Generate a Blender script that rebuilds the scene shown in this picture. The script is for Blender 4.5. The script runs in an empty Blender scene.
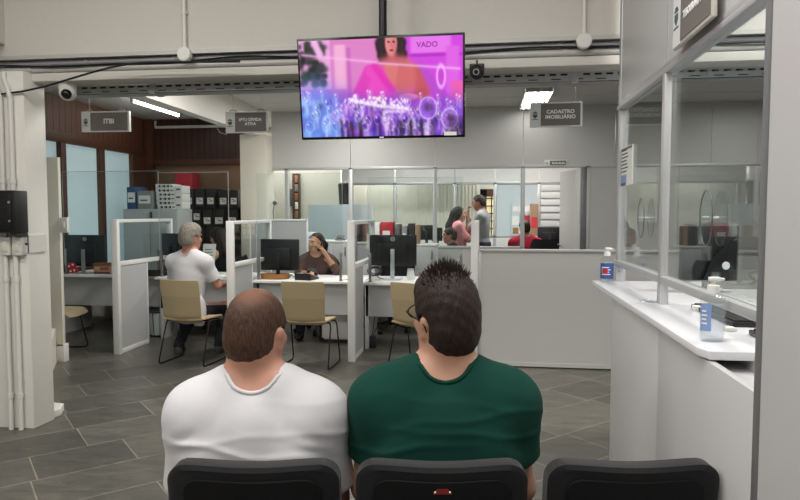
import bpy, bmesh, math, random
import numpy as np
from mathutils import Vector, Matrix
random.seed(7)
C = bpy.context.scene.collection
PI = math.pi
# ------------------------------------------------------------------ camera model (also used to survey the photo onto real planes)
FPX, EYE = 640.0, 1.48
PIT = math.atan(36.5/FPX); YAW = math.atan(86.5*math.cos(PIT)/FPX)
cF = Vector((-math.sin(YAW)*math.cos(PIT), math.cos(YAW)*math.cos(PIT), -math.sin(PIT)))
cR = Vector((math.cos(YAW), math.sin(YAW), 0)); cU = cR.cross(cF)
def _ray(x, y): return cF + cR*((x-400)/FPX) + cU*((250-y)/FPX)
def onY(x, y, Y):
    d = _ray(x, y); t = Y/d.y; return Vector((d.x*t, Y, EYE+d.z*t))
def onX(x, y, X):
    d = _ray(x, y); t = X/d.x; return Vector((X, d.y*t, EYE+d.z*t))
def onZ(x, y, Z):
    d = _ray(x, y); t = (Z-EYE)/d.z; return Vector((d.x*t, d.y*t, Z))
def fwd(u, d, z=0):      # u metres to the right, d metres ahead along the waiting row's own axis
    return Vector((u*math.cos(YAW)-d*math.sin(YAW), u*math.sin(YAW)+d*math.cos(YAW), z))
# ------------------------------------------------------------------ materials
def srgb(r, g, b):
    f = lambda c: c/12.92 if c <= .04045 else ((c+.055)/1.055)**2.4
    return (f(r/255), f(g/255), f(b/255), 1)
def nmat(name):
    m = bpy.data.materials.new(name); m.use_nodes = True
    return m, m.node_tree.nodes, m.node_tree.links, m.node_tree.nodes['Principled BSDF']
def mat(name, rgb, rough=.5, metal=0, bump=0, scale=60, vary=0, spec=.5, stretch=None, coat=0, trans=0, alpha=1):
    m, n, l, b = nmat(name)
    b.inputs['Base Color'].default_value = srgb(*rgb); b.inputs['Roughness'].default_value = rough
    b.inputs['Metallic'].default_value = metal; b.inputs['Specular IOR Level'].default_value = spec
    b.inputs['Coat Weight'].default_value = coat; b.inputs['Transmission Weight'].default_value = trans
    b.inputs['Alpha'].default_value = alpha
    if bump or vary:
        tc = n.new('ShaderNodeTexCoord'); mp = n.new('ShaderNodeMapping')
        if stretch: mp.inputs['Scale'].default_value = stretch
        nz = n.new('ShaderNodeTexNoise'); nz.inputs['Scale'].default_value = scale; nz.inputs['Detail'].default_value = 4
        l.new(tc.outputs['Object'], mp.inputs['Vector']); l.new(mp.outputs['Vector'], nz.inputs['Vector'])
        if bump:
            bp = n.new('ShaderNodeBump'); bp.inputs['Strength'].default_value = bump; bp.inputs['Distance'].default_value = .01
            l.new(nz.outputs['Fac'], bp.inputs['Height']); l.new(bp.outputs['Normal'], b.inputs['Normal'])
        if vary:
            hs = n.new('ShaderNodeHueSaturation'); mr = n.new('ShaderNodeMapRange')
            mr.inputs['To Min'].default_value = 1-vary; mr.inputs['To Max'].default_value = 1+vary
            l.new(nz.outputs['Fac'], mr.inputs['Value']); l.new(mr.outputs['Result'], hs.inputs['Value'])
            hs.inputs['Color'].default_value = srgb(*rgb); l.new(hs.outputs['Color'], b.inputs['Base Color'])
    return m
def emit(name, rgb, s):
    m, n, l, b = nmat(name)
    b.inputs['Base Color'].default_value = srgb(*rgb); b.inputs['Emission Color'].default_value = srgb(*rgb); b.inputs['Emission Strength'].default_value = s
    return m
def glass(name, tint=(240, 245, 244), ior=1.45, rough=0.0):
    m = bpy.data.materials.new(name); m.use_nodes = True; n = m.node_tree.nodes; l = m.node_tree.links; n.clear()
    o = n.new('ShaderNodeOutputMaterial'); mx = n.new('ShaderNodeMixShader'); t = n.new('ShaderNodeBsdfTransparent'); g = n.new('ShaderNodeBsdfGlossy')
    t.inputs['Color'].default_value = srgb(*tint); g.inputs['Roughness'].default_value = rough
    f = n.new('ShaderNodeFresnel'); ge = n.new('ShaderNodeNewGeometry'); mr = n.new('ShaderNodeMapRange'); l.new(ge.outputs['Backfacing'], mr.inputs['Value'])
    mr.inputs['To Min'].default_value = ior; mr.inputs['To Max'].default_value = 1/ior; l.new(mr.outputs['Result'], f.inputs['IOR'])   # both faces of a thin pane reflect alike
    l.new(f.outputs['Fac'], mx.inputs['Fac']); l.new(t.outputs['BSDF'], mx.inputs[1]); l.new(g.outputs['BSDF'], mx.inputs[2]); l.new(mx.outputs['Shader'], o.inputs['Surface'])
    return m
M = {}
M['paint'] = mat('wall_paint', (203, 200, 193), .75, bump=.08, scale=25, vary=.025)
M['pillar'] = mat('pillar_paint', (226, 224, 217), .7, bump=.15, scale=14, vary=.03)
M['cream'] = mat('cream_board', (222, 218, 205), .6, vary=.02, scale=6)
M['ceil'] = mat('ceiling_board', (205, 204, 198), .7, vary=.02, scale=3)
M['panel'] = mat('partition_laminate', (190, 190, 188), .42, bump=.03, scale=180, vary=.012)
M['panel2'] = mat('booth_laminate', (196, 196, 196), .36, bump=.02, scale=200, vary=.012)
M['alu'] = mat('aluminium_profile', (186, 187, 188), .4, .3)
M['alud'] = mat('dark_grey_profile', (110, 112, 113), .4, .5)  # darker grey tone for jambs, seams, brackets and small parts
M['white'] = mat('white_laminate', (224, 224, 222), .38, vary=.01, scale=8)
M['counter'] = mat('counter_laminate', (226, 227, 232), .25, vary=.012, scale=9)
M['modesty'] = mat('grey_laminate', (183, 184, 185), .45)
M['steel'] = mat('brushed_steel', (150, 150, 150), .3, .9, bump=.05, scale=90, stretch=(1, 1, 20))
M['pipe'] = mat('white_pvc', (218, 217, 212), .4)
M['conduit'] = mat('grey_conduit', (176, 176, 182), .35, .2)
M['condl'] = mat('pale_conduit', (185, 184, 180), .45, .1)
M['tray'] = mat('galvanised_tray', (168, 170, 171), .5, .4, vary=.06, scale=30)
M['hole'] = mat('dark_slot', (22, 22, 23), .8)
M['black'] = mat('black_plastic', (24, 25, 27), .42, bump=.03, scale=300)
M['blackm'] = mat('black_metal', (20, 20, 22), .35, .4)
M['screen'] = mat('black_screen', (12, 12, 14), .2)
M['logo'] = mat('silver_print', (240, 242, 243), .4)
M['signg'] = mat('sign_grey', (116, 112, 107), .55)
M['signw'] = mat('sign_white', (226, 228, 228), .5)
M['signt'] = mat('sign_lettering', (250, 250, 248), .5)
M['crest'] = mat('crest_green', (70, 98, 96), .6)
M['beige'] = mat('beige_plastic', (184, 166, 132), .5, bump=.03, scale=200)
M['greyp'] = mat('grey_plastic', (140, 141, 143), .45)
M['lgrey'] = mat('pale_grey_metal', (196, 203, 206), .45, .05)
M['file'] = mat('black_file_card', (40, 39, 40), .6)
M['paper'] = mat('paper', (232, 232, 228), .8)
M['ink'] = mat('printed_ink', (70, 72, 78), .8)
M['red'] = mat('red_plastic', (178, 34, 44), .45)
M['redbox'] = mat('red_card', (196, 48, 66), .6)
M['blue'] = mat('blue_card', (52, 82, 128), .6)
M['label'] = mat('blue_label', (58, 84, 150), .45)
M['labelp'] = mat('pale_blue_label', (132, 156, 206), .5)
M['orange'] = mat('woven_tan', (150, 104, 58), .7, bump=.4, scale=120)
M['pinkbox'] = mat('printed_box', (176, 122, 104), .6, vary=.2, scale=40)
M['card'] = mat('brown_card', (150, 122, 98), .8, vary=.06, scale=5)
M['brown'] = mat('brown_fabric', (120, 84, 66), .8)
M['cabinet'] = mat('grey_cabinet_steel', (176, 181, 181), .5, .1)
M['blind'] = mat('cream_blind', (221, 219, 206), .7)
M['frost'] = glass('office_glass', (248, 251, 251), 1.35)
M['glass'] = glass('booth_glass', (247, 250, 250), 1.5)
M['acryl'] = glass('clear_acrylic', (246, 249, 249), 1.18)
M['acrylic_edge'] = mat('acrylic_edge', (176, 186, 188), .25)
M['gel'] = glass('clear_gel_plastic', (249, 251, 252), 1.3, .05)
def milky(name, rgb, f):
    m = glass(name, (252, 253, 254), 1.1); n = m.node_tree.nodes; l = m.node_tree.links; o = n['Material Output']; s0 = o.inputs['Surface'].links[0].from_socket
    d = n.new('ShaderNodeBsdfDiffuse'); d.inputs['Color'].default_value = srgb(*rgb); x = n.new('ShaderNodeMixShader'); x.inputs['Fac'].default_value = f; l.new(s0, x.inputs[1]); l.new(d.outputs['BSDF'], x.inputs[2]); l.new(x.outputs['Shader'], o.inputs['Surface']); return m
M['rubber'] = mat('dark_rubber', (34, 34, 36), .7)
M['eye'] = mat('eye_white', (225, 220, 215), .3)
def pane_mat():
    m, n, l, b = nmat('frosted_daylight_pane')
    b.inputs['Base Color'].default_value = srgb(186, 205, 208); b.inputs['Roughness'].default_value = .3
    b.inputs['Emission Color'].default_value = srgb(188, 214, 218); b.inputs['Emission Strength'].default_value = .32
    return m
M['pane'] = pane_mat()
def wood_mat(name, c1, c2, stripe, axis):
    m, n, l, b = nmat(name)
    tc = n.new('ShaderNodeTexCoord'); sp = n.new('ShaderNodeSeparateXYZ'); l.new(tc.outputs['Object'], sp.inputs[0])
    mp = n.new('ShaderNodeMapping'); mp.inputs['Scale'].default_value = (18, 18, 1.2); l.new(tc.outputs['Object'], mp.inputs['Vector'])
    nz = n.new('ShaderNodeTexNoise'); nz.inputs['Scale'].default_value = 2; nz.inputs['Detail'].default_value = 5; l.new(mp.outputs['Vector'], nz.inputs['Vector'])
    cr = n.new('ShaderNodeValToRGB'); cr.color_ramp.elements[0].color = srgb(*c1); cr.color_ramp.elements[1].color = srgb(*c2); l.new(nz.outputs['Fac'], cr.inputs['Fac'])
    if stripe:
        dv = n.new('ShaderNodeMath'); dv.operation = 'DIVIDE'; dv.inputs[1].default_value = stripe; l.new(sp.outputs[axis], dv.inputs[0])
        fr = n.new('ShaderNodeMath'); fr.operation = 'FRACT'; l.new(dv.outputs[0], fr.inputs[0])
        gt = n.new('ShaderNodeMath'); gt.operation = 'GREATER_THAN'; gt.inputs[1].default_value = .1; l.new(fr.outputs[0], gt.inputs[0])
        bp = n.new('ShaderNodeBump'); bp.inputs['Strength'].default_value = .9; bp.inputs['Distance'].default_value = .02; l.new(gt.outputs[0], bp.inputs['Height']); l.new(bp.outputs['Normal'], b.inputs['Normal'])
        mx = n.new('ShaderNodeMix'); mx.data_type = 'RGBA'; l.new(gt.outputs[0], mx.inputs['Factor']); mx.inputs['A'].default_value = srgb(24, 13, 9); l.new(cr.outputs['Color'], mx.inputs['B'])
        l.new(mx.outputs['Result'], b.inputs['Base Color'])
    else: l.new(cr.outputs['Color'], b.inputs['Base Color'])
    b.inputs['Roughness'].default_value = .5
    return m
M['woodx'] = wood_mat('dimmed_brown_boards_across', (58, 33, 24), (88, 53, 38), .1, 'X')  # dark wood, base colour lowered further because that wall is poorly lit
M['woody'] = wood_mat('brown_wood_boards_along', (84, 51, 39), (122, 80, 61), .115, 'Y')
M['frame'] = wood_mat('brown_wood_frame', (74, 44, 30), (104, 66, 46), 0, 'X')
def slate():
    m, n, l, b = nmat('slate_slabs')
    tc = n.new('ShaderNodeTexCoord'); mp = n.new('ShaderNodeMapping'); mp.inputs['Rotation'].default_value = (0, 0, math.radians(-43.5)); mp.inputs['Location'].default_value = (.13, .095, 0)
    l.new(tc.outputs['Object'], mp.inputs['Vector'])
    br = n.new('ShaderNodeTexBrick'); br.offset = .42; br.offset_frequency = 3; br.squash = .62; br.squash_frequency = 2
    for k, v in dict(Scale=1, **{'Mortar Size': .0042, 'Mortar Smooth': .15, 'Bias': 0, 'Brick Width': .86, 'Row Height': .41}).items(): br.inputs[k].default_value = v
    br.inputs['Color1'].default_value = srgb(70, 69, 63); br.inputs['Color2'].default_value = srgb(98, 95, 87); br.inputs['Mortar'].default_value = srgb(136, 131, 119)
    l.new(mp.outputs['Vector'], br.inputs['Vector'])
    m2 = n.new('ShaderNodeMapping'); m2.inputs['Rotation'].default_value = (0, 0, math.radians(-20)); m2.inputs['Scale'].default_value = (1.2, 3.2, 1); l.new(tc.outputs['Object'], m2.inputs['Vector'])
    nz = n.new('ShaderNodeTexNoise'); nz.inputs['Scale'].default_value = 3.2; nz.inputs['Detail'].default_value = 9; nz.inputs['Roughness'].default_value = .7; nz.inputs['Distortion'].default_value = .6; l.new(m2.outputs['Vector'], nz.inputs['Vector'])
    mr = n.new('ShaderNodeMapRange'); mr.inputs['From Min'].default_value = .3; mr.inputs['From Max'].default_value = .7; mr.inputs['To Min'].default_value = .62; mr.inputs['To Max'].default_value = 1.36; l.new(nz.outputs['Fac'], mr.inputs['Value'])
    hs = n.new('ShaderNodeHueSaturation'); l.new(mr.outputs['Result'], hs.inputs['Value']); l.new(br.outputs['Color'], hs.inputs['Color'])
    l.new(hs.outputs['Color'], b.inputs['Base Color'])
    r2 = n.new('ShaderNodeMapRange'); r2.inputs['To Min'].default_value = .2; r2.inputs['To Max'].default_value = .5; l.new(nz.outputs['Fac'], r2.inputs['Value']); l.new(r2.outputs['Result'], b.inputs['Roughness'])
    ad = n.new('ShaderNodeMath'); ad.operation = 'SUBTRACT'; l.new(nz.outputs['Fac'], ad.inputs[0]); l.new(br.outputs['Fac'], ad.inputs[1])
    bp = n.new('ShaderNodeBump'); bp.inputs['Strength'].default_value = .4; bp.inputs['Distance'].default_value = .01; l.new(ad.outputs[0], bp.inputs['Height']); l.new(bp.outputs['Normal'], b.inputs['Normal'])
    return m
M['slate'] = slate()
def perforated():
    m, n, l, b = nmat('beige_perforated_plastic')
    tc = n.new('ShaderNodeTexCoord'); sp = n.new('ShaderNodeSeparateXYZ'); l.new(tc.outputs['Object'], sp.inputs[0])
    out = []
    for ax in ('X', 'Z'):
        mu = n.new('ShaderNodeMath'); mu.operation = 'MULTIPLY'; mu.inputs[1].default_value = 2*PI/.013; l.new(sp.outputs[ax], mu.inputs[0])
        sn = n.new('ShaderNodeMath'); sn.operation = 'SINE'; l.new(mu.outputs[0], sn.inputs[0]); out.append(sn)
    pr = n.new('ShaderNodeMath'); pr.operation = 'MULTIPLY'; l.new(out[0].outputs[0], pr.inputs[0]); l.new(out[1].outputs[0], pr.inputs[1])
    g = n.new('ShaderNodeMath'); g.operation = 'GREATER_THAN'; g.inputs[1].default_value = .45; l.new(pr.outputs[0], g.inputs[0])
    lt = n.new('ShaderNodeMath'); lt.operation = 'LESS_THAN'; lt.inputs[1].default_value = .68; l.new(sp.outputs['Z'], lt.inputs[0])
    an = n.new('ShaderNodeMath'); an.operation = 'MULTIPLY'; l.new(g.outputs[0], an.inputs[0]); l.new(lt.outputs[0], an.inputs[1])
    mx = n.new('ShaderNodeMix'); mx.data_type = 'RGBA'; l.new(an.outputs[0], mx.inputs['Factor']); mx.inputs['A'].default_value = srgb(184, 166, 132); mx.inputs['B'].default_value = srgb(120, 104, 78)
    l.new(mx.outputs['Result'], b.inputs['Base Color']); b.inputs['Roughness'].default_value = .5
    return m
M['perf'] = perforated()
def fabric(name, rgb, sc=700, rough=.9, bump=.25, vary=.06, sheen=.0):
    m = mat(name, rgb, rough, bump=bump, scale=sc, vary=vary, spec=.2)
    if sheen:
        m.node_tree.nodes['Principled BSDF'].inputs['Sheen Weight'].default_value = sheen
    return m
M['seatshell'] = mat('black_seat_shell', (13, 13, 16), .6, spec=.25)
M['blackfab'] = fabric('black_upholstery', (20, 20, 23), 500, .8, .3, .05, .15)
# ------------------------------------------------------------------ mesh helpers
class MB:
    def __init__(s): s.bm = bmesh.new()
    def box(s, x0, x1, y0, y1, z0, z1, bev=0, mi=0, seg=2):
        r = bmesh.ops.create_cube(s.bm, size=1, matrix=Matrix.Translation(((x0+x1)/2, (y0+y1)/2, (z0+z1)/2)) @ Matrix.Diagonal((abs(x1-x0), abs(y1-y0), abs(z1-z0), 1)))
        fs = {f for v in r['verts'] for f in v.link_faces}
        for f in fs: f.material_index = mi
        if bev:
            es = list({e for v in r['verts'] for e in v.link_edges})
            bmesh.ops.bevel(s.bm, geom=es, offset=bev, segments=seg, affect='EDGES', profile=.5, material=-1)
        return s
    def rbox(s, c, size, rot, bev=0, mi=0):
        m = Matrix.Translation(c) @ Matrix.Rotation(rot, 4, 'Z') @ Matrix.Diagonal((*size, 1))
        r = bmesh.ops.create_cube(s.bm, size=1, matrix=m)
        for f in {f for v in r['verts'] for f in v.link_faces}: f.material_index = mi
        if bev: bmesh.ops.bevel(s.bm, geom=list({e for v in r['verts'] for e in v.link_edges}), offset=bev, segments=2, affect='EDGES', profile=.5, material=-1)
        return s
    def cyl(s, p0, p1, r, r2=None, seg=16, mi=0):
        p0, p1 = Vector(p0), Vector(p1); d = p1-p0
        q = Vector((0, 0, 1)).rotation_difference(d.normalized()).to_matrix().to_4x4()
        g = bmesh.ops.create_cone(s.bm, cap_ends=True, segments=seg, radius1=r, radius2=r if r2 is None else r2, depth=d.length, matrix=Matrix.Translation((p0+p1)/2) @ q)
        for f in {f for v in g['verts'] for f in v.link_faces}: f.material_index = mi
        return s
    def ball(s, c, r, seg=16, mi=0):
        rr = (r, r, r) if isinstance(r, (int, float)) else r
        g = bmesh.ops.create_uvsphere(s.bm, u_segments=seg, v_segments=max(6, seg//2), radius=1, matrix=Matrix.Translation(c) @ Matrix.Diagonal((*rr, 1)))
        for f in {f for v in g['verts'] for f in v.link_faces}: f.material_index = mi
        return s
    def lathe(s, prof, c=(0, 0, 0), seg=24, mi=0, sx=1, sy=1):
        rings = []
        for r, z in prof:
            rings.append([s.bm.verts.new((c[0]+sx*r*math.cos(2*PI*k/seg), c[1]+sy*r*math.sin(2*PI*k/seg), c[2]+z)) for k in range(seg)])
        for a, b in zip(rings, rings[1:]):
            for k in range(seg):
                f = s.bm.faces.new((a[k], a[(k+1) % seg], b[(k+1) % seg], b[k])); f.material_index = mi
        for ring, fl in ((rings[0], True), (rings[-1], False)):
            f = s.bm.faces.new(ring[::-1] if fl else ring); f.material_index = mi
        return s
    def tube(s, pts, r, seg=8, mi=0, closed=False):
        pts = [Vector(p) for p in pts]; n = len(pts); rings = []; up = Vector((0, 0, 1))
        for i, p in enumerate(pts):
            t = ((pts[(i+1) % n] if closed or i < n-1 else p) - (pts[i-1] if closed or i > 0 else p)).normalized()
            if abs(t.dot(up)) > .95: up = Vector((0, 1, 0)) if abs(t.y) < .9 else Vector((1, 0, 0))
            a = t.cross(up).normalized(); b = a.cross(t).normalized(); up = b
            rings.append([s.bm.verts.new(p + a*r*math.cos(2*PI*k/seg) + b*r*math.sin(2*PI*k/seg)) for k in range(seg)])
        pr = list(zip(rings, rings[1:])) + ([(rings[-1], rings[0])] if closed else [])
        for A, B in pr:
            for k in range(seg):
                f = s.bm.faces.new((A[k], A[(k+1) % seg], B[(k+1) % seg], B[k])); f.material_index = mi
        if not closed:
            for q in (rings[0][::-1], rings[-1]): s.bm.faces.new(q).material_index = mi
        return s
    def prism(s, pts, ext, mi=0, bev=0):
        ext = Vector(ext); a = [s.bm.verts.new(Vector(p)) for p in pts]; b = [s.bm.verts.new(Vector(p)+ext) for p in pts]; n = len(a)
        fs = [s.bm.faces.new(a), s.bm.faces.new(b[::-1])]
        for k in range(n): fs.append(s.bm.faces.new((a[k], b[k], b[(k+1) % n], a[(k+1) % n])))
        for f in fs: f.material_index = mi
        bmesh.ops.recalc_face_normals(s.bm, faces=fs)
        if bev: bmesh.ops.bevel(s.bm, geom=list({e for f in fs[:2] for e in f.edges}), offset=bev, segments=3, affect='EDGES', profile=.5, material=-1)
        return s
    def sheet(s, fn, nu, nv, th, mi=0):
        g = [[s.bm.verts.new(Vector(fn(i/nu, j/nv))) for j in range(nv+1)] for i in range(nu+1)]
        fs = []
        for i in range(nu):
            for j in range(nv):
                f = s.bm.faces.new((g[i][j], g[i+1][j], g[i+1][j+1], g[i][j+1])); f.material_index = mi; fs.append(f)
        bmesh.ops.recalc_face_normals(s.bm, faces=fs)
        bmesh.ops.solidify(s.bm, geom=fs, thickness=th)
        return s
    def build(s, name, mats, parent=None, ang=35, recalc=True):
        if recalc: bmesh.ops.recalc_face_normals(s.bm, faces=s.bm.faces[:])
        me = bpy.data.meshes.new(name); s.bm.to_mesh(me); s.bm.free()
        for m in (mats if isinstance(mats, (list, tuple)) else [mats]): me.materials.append(m)
        me.shade_smooth(); me.set_sharp_from_angle(angle=math.radians(ang))
        return link(name, me, parent)
def link(name, me, parent=None):
    o = bpy.data.objects.new(name, me); C.objects.link(o)
    if parent: o.parent = parent
    return o
def tag(o, label, cat, group=None, kind=None):
    o['label'] = label; o['category'] = cat
    if group: o['group'] = group
    if kind: o['kind'] = kind
    return o
def thing(name, label, cat, loc=(0, 0, 0), rz=0, group=None):
    o = bpy.data.objects.new(name, None); C.objects.link(o); o.empty_display_size = .1
    o.location = loc; o.rotation_euler = (0, 0, rz)
    return tag(o, label, cat, group)
def struct(o, label=None):
    o['kind'] = 'structure'
    if label: o['label'] = label
    return o
def sroot(name, label=None):
    o = bpy.data.objects.new(name, None); C.objects.link(o); return struct(o, label)
KIDS = lambda o: [c for c in C.objects if c.parent == o]
def copy_tree(o, parent=None):
    c = o.copy(); C.objects.link(c)
    if parent: c.parent = parent
    for k in KIDS(o): copy_tree(k, c)
    return c
def clone(o, label, loc, rz=None):
    c = copy_tree(o); c['label'] = label; c.location = loc
    if rz is not None: c.rotation_euler = (0, 0, rz)
    return c
def text(s, size, m, parent, loc, rot, name='lettering', ext=.001, align='CENTER', space=1.0, sx=1):
    cu = bpy.data.curves.new('t', 'FONT'); cu.body = s; cu.size = size; cu.extrude = ext; cu.offset = size*.022; cu.align_x = align; cu.align_y = 'CENTER'; cu.space_line = space; cu.resolution_u = 3
    t = bpy.data.objects.new('t', cu); C.objects.link(t); dg = bpy.context.evaluated_depsgraph_get()
    me = bpy.data.meshes.new_from_object(t.evaluated_get(dg)); bpy.data.objects.remove(t); bpy.data.curves.remove(cu)
    me.materials.clear(); me.materials.append(m); me.name = name
    o = link(name, me, parent); o.location = loc; o.rotation_euler = rot; o.scale = (sx, 1, 1)
    return o
FACE = (PI/2, 0, 0)       # upright lettering read from -Y
# ================================================================== THE SETTING
mb = MB(); mb.box(-8, 7, -4, 16, -.1, 0); struct(mb.build('floor', M['slate']), 'dark grey slate slab floor with pale diagonal joints')
mb = MB(); mb.box(-5.4, 7, 4.2, 16, 2.93, 3.03); mb.box(-8, 7, -4, 4.2, 3.7, 3.8)
for y in (5.7, 6.95, 8.2): mb.box(-3.1, 7, y-.004, y+.004, 2.926, 2.932)
for x in (-1.9, -.7, .45, 1.7): mb.box(x-.004, x+.004, 4.4, 8.9, 2.926, 2.932)
struct(mb.build('ceiling', M['ceil']), 'pale board ceiling')
# upper wall over the opening: face, recess for the conduits, lower beam
mb = MB(); mb.box(-8, 7, 4.0, 4.2, 2.52, 3.7); mb.box(-8, 7, 4.075, 4.2, 2.43, 2.52); struct(mb.build('wall_front', M['paint']), 'big pale grey wall above the opening')
mb = MB(); mb.box(-8, 7, 4.04, 4.22, 2.375, 2.43, .004); struct(mb.build('trim_1', M['paint']), 'pale beam under the conduits')
mb = MB(); mb.box(-8, 7, 3.992, 4.0, 2.515, 2.54); struct(mb.build('trim_2', M['condl']), 'thin pale ledge at the bottom of the upper wall')
mb = MB(); mb.box(-8, -3.23, 1.5, 4.0, 2.62, 3.7); struct(mb.build('trim_3', M['paint']), 'concrete beam in the upper left corner')
mb = MB(); mb.box(-4.2, -3.07, 3.95, 4.16, 0, 2.43, .006); struct(mb.build('pillar', M['pillar']), 'white painted pillar at the left edge')
mb = MB(); mb.box(-8, -7.9, -4, 4.4, 0, 3.8); struct(mb.build('wall_waiting_left', M['paint']))
mb = MB(); mb.box(-8, 7, -4.1, -4, 0, 3.8); struct(mb.build('wall_rear', M['paint']))
mb = MB(); mb.box(6.9, 7, -4, 16, 0, 3.8); struct(mb.build('wall_far_right', M['paint']))
mb = MB(); mb.box(-8, 7, 16, 16.1, 0, 3.8); struct(mb.build('wall_far_back', M['blind']))
# office, left: boarded wall with windows, back boarded wall, downstand beam, column
w = sroot('wall_left', 'brown boarded wall on the left of the office')
WX = -5.25
mb = MB(); mb.box(WX-.12, WX, 4.2, 9.5, 2.46, 2.94); mb.build('wood_boards', M['woody'], w)
mb = MB(); mb.box(WX-.12, WX-.02, 4.2, 9.5, 0, .75); mb.build('lower_wall', M['paint'], w)
mb = MB(); mb.box(WX-.14, WX+.05, 4.2, 9.42, 2.36, 2.485, .006); mb.box(WX-.1, WX+.03, 4.2, 9.42, .72, .79, .006)
for y in (5.8, 6.5, 7.37, 8.19, 8.99): mb.box(WX-.12, WX+.045, y-.05, y+.05, .75, 2.40, .006)
mb.box(WX-.12, WX+.04, 8.99, 9.42, .7, 2.40); mb.build('window_frame', M['frame'], w)
mb = MB(); mb.box(WX-.1, WX-.02, 4.2, 9.3, .77, 2.38); struct(mb.build('window_1', M['pane']), 'pale blue frosted windows in the boarded wall')
w = sroot('wall_back_left', 'dark boarded wall behind the filing shelves')
mb = MB(); mb.box(-5.4, -3.4, 9.4, 9.5, 2.3, 2.93); mb.build('wood_boards', M['woodx'], w)
mb = MB(); mb.box(-5.4, -3.4, 9.36, 9.5, 2.22, 2.31, .005); mb.box(-5.27, -5.12, 9.34, 9.5, 0, 2.93, .005); mb.build('wood_trim', M['frame'], w)
mb = MB(); mb.box(-5.4, -3.4, 9.44, 9.52, 0, 2.24); mb.build('tan_board', M['card'], w)
mb = MB(); mb.box(-3.27, -3.14, 4.2, 8.95, 2.56, 2.93, .004); struct(mb.build('trim_4', M['pillar']), 'white downstand beam running back to the column')
mb = MB(); mb.box(-3.42, -3.04, 8.62, 8.95, 0, 2.58, .006); struct(mb.build('column', M['cream']), 'cream column at the end of the downstand beam')
# tall cream board that closes the row of desks
w = sroot('trim_5', 'tall cream board between the pillar and the first desk')
mb = MB(); mb.box(-4.75, -4.165, 5.8, 5.84, .16, 2.03, .003); mb.build('board', M['cream'], w)
mb = MB(); mb.box(-4.24, -4.16, 5.8, 5.88, 0, .18, .003); mb.build('foot', M['white'], w)
mb = MB(); a, b = Vector((-4.24, 5.8, 0)), Vector((-3.45, 4.5, 0)); mb.prism([a, b, b+Vector((0, 0, .16)), a+Vector((0, 0, .34))], (-.03, -.02, 0)); mb.build('skirting', M['cream'], w)
# glazed office partition at the back
PY = 8.9
w = sroot('wall_back', 'grey office partition with clear glazing')
posts = [-2.83, -1.90, -.71, .487]
mb = MB()
for x in posts + [1.345]: mb.box(x-.028, x+.028, PY-.03, PY+.03, 0 if x < 1 else 0, 2.12, .004)
mb.box(-3.05, 6.9, PY-.03, PY+.03, 2.095, 2.135, .004); mb.box(-3.05, .487, PY-.03, PY+.03, .995, 1.03, .004)
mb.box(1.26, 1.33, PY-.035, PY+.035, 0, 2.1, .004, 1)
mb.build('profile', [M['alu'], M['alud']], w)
xs = [-3.05, -1.90, -.71, .487, 1.69, 2.9, 4.1, 5.3, 6.9]
for i in range(len(xs)-1):
    mb = MB(); mb.box(xs[i]+.004, xs[i+1]-.004, PY-.02, PY+.02, 2.13, 2.92); mb.build('header_panel', M['panel'], w)
for x0, x1 in ((-3.05, -2.85), (-2.81, -1.92), (-1.88, -.73), (-.69, .46)):
    mb = MB(); mb.box(x0, x1, PY-.02, PY+.02, .03, 1.0); mb.build('lower_panel', M['panel'], w)
    mb = MB(); mb.box(x0, x1, PY-.004, PY+.004, 1.03, 2.095); mb.build('glass_pane', M['frost'], w)
for x0, x1 in ((1.37, 2.5), (2.51, 3.7), (3.71, 6.9)):
    mb = MB(); mb.box(x0, x1, PY-.02, PY+.02, .03, 2.1); mb.build('full_panel', M['panel'], w)
d = sroot('door_1', 'open grey door in the back partition'); d.location = (1.27, PY+.02, 0); d.rotation_euler = (0, 0, math.radians(103))
mb = MB(); mb.box(0, .8, -.02, .02, .01, 2.09, .003); mb.build('door_leaf', M['panel'], d)
mb = MB(); mb.tube([(.74, .02, 1.02), (.74, .06, 1.02), (.64, .065, 1.02)], .011); mb.tube([(.74, -.02, 1.02), (.74, -.06, 1.02), (.64, -.065, 1.02)], .011); mb.build('door_handle', M['steel'], d)
# second glazed partition, deeper in
w = sroot('wall_second', 'second white glazed partition behind the first'); QY = 12.5
mb = MB()
for x in (-3.0, -1.786, -.61, .158, .988, 2.2): mb.box(x-.03, x+.03, QY-.03, QY+.03, 0, 2.08, .004)
mb.box(-4.5, 4, QY-.03, QY+.03, 2.04, 2.09, .004); mb.box(-4.5, 4, QY-.03, QY+.03, 1.02, 1.06, .004); mb.build('profile', M['alu'], w)
for x0, x1 in ((-4.5, -1.8), (-1.77, -.62), (-.6, .15), (.17, .98), (1.0, 4)):
    mb = MB(); mb.box(x0, x1, QY-.02, QY+.02, 2.09, 2.92); mb.build('header_panel', M['white'], w)
    mb = MB(); mb.box(x0, x1, QY-.02, QY+.02, .02, 1.02); mb.build('lower_panel', M['white'], w)
M['bluepane'] = mat('pale_blue_film', (196, 208, 212), .3)
mb = MB(); mb.box(.19, .96, QY-.01, QY+.01, 1.06, 2.04); mb.build('filmed_pane', M['bluepane'], w)
mb = MB(); mb.box(1.02, 1.75, QY-.02, QY+.02, 1.06, 2.04)
for k in range(7): mb.box(1.02, 1.75, QY-.06, QY-.02, 1.1+.135*k, 1.205+.135*k, .004); mb.box(1.02, 1.75, QY-.04, QY-.02, 1.206+.135*k, 1.234+.135*k, 0, 1)
mb.build('slatted_panel', [M['white'], M['conduit']], w)
w = sroot('window_2', 'cream vertical blinds over the windows of the far wall')
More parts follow.
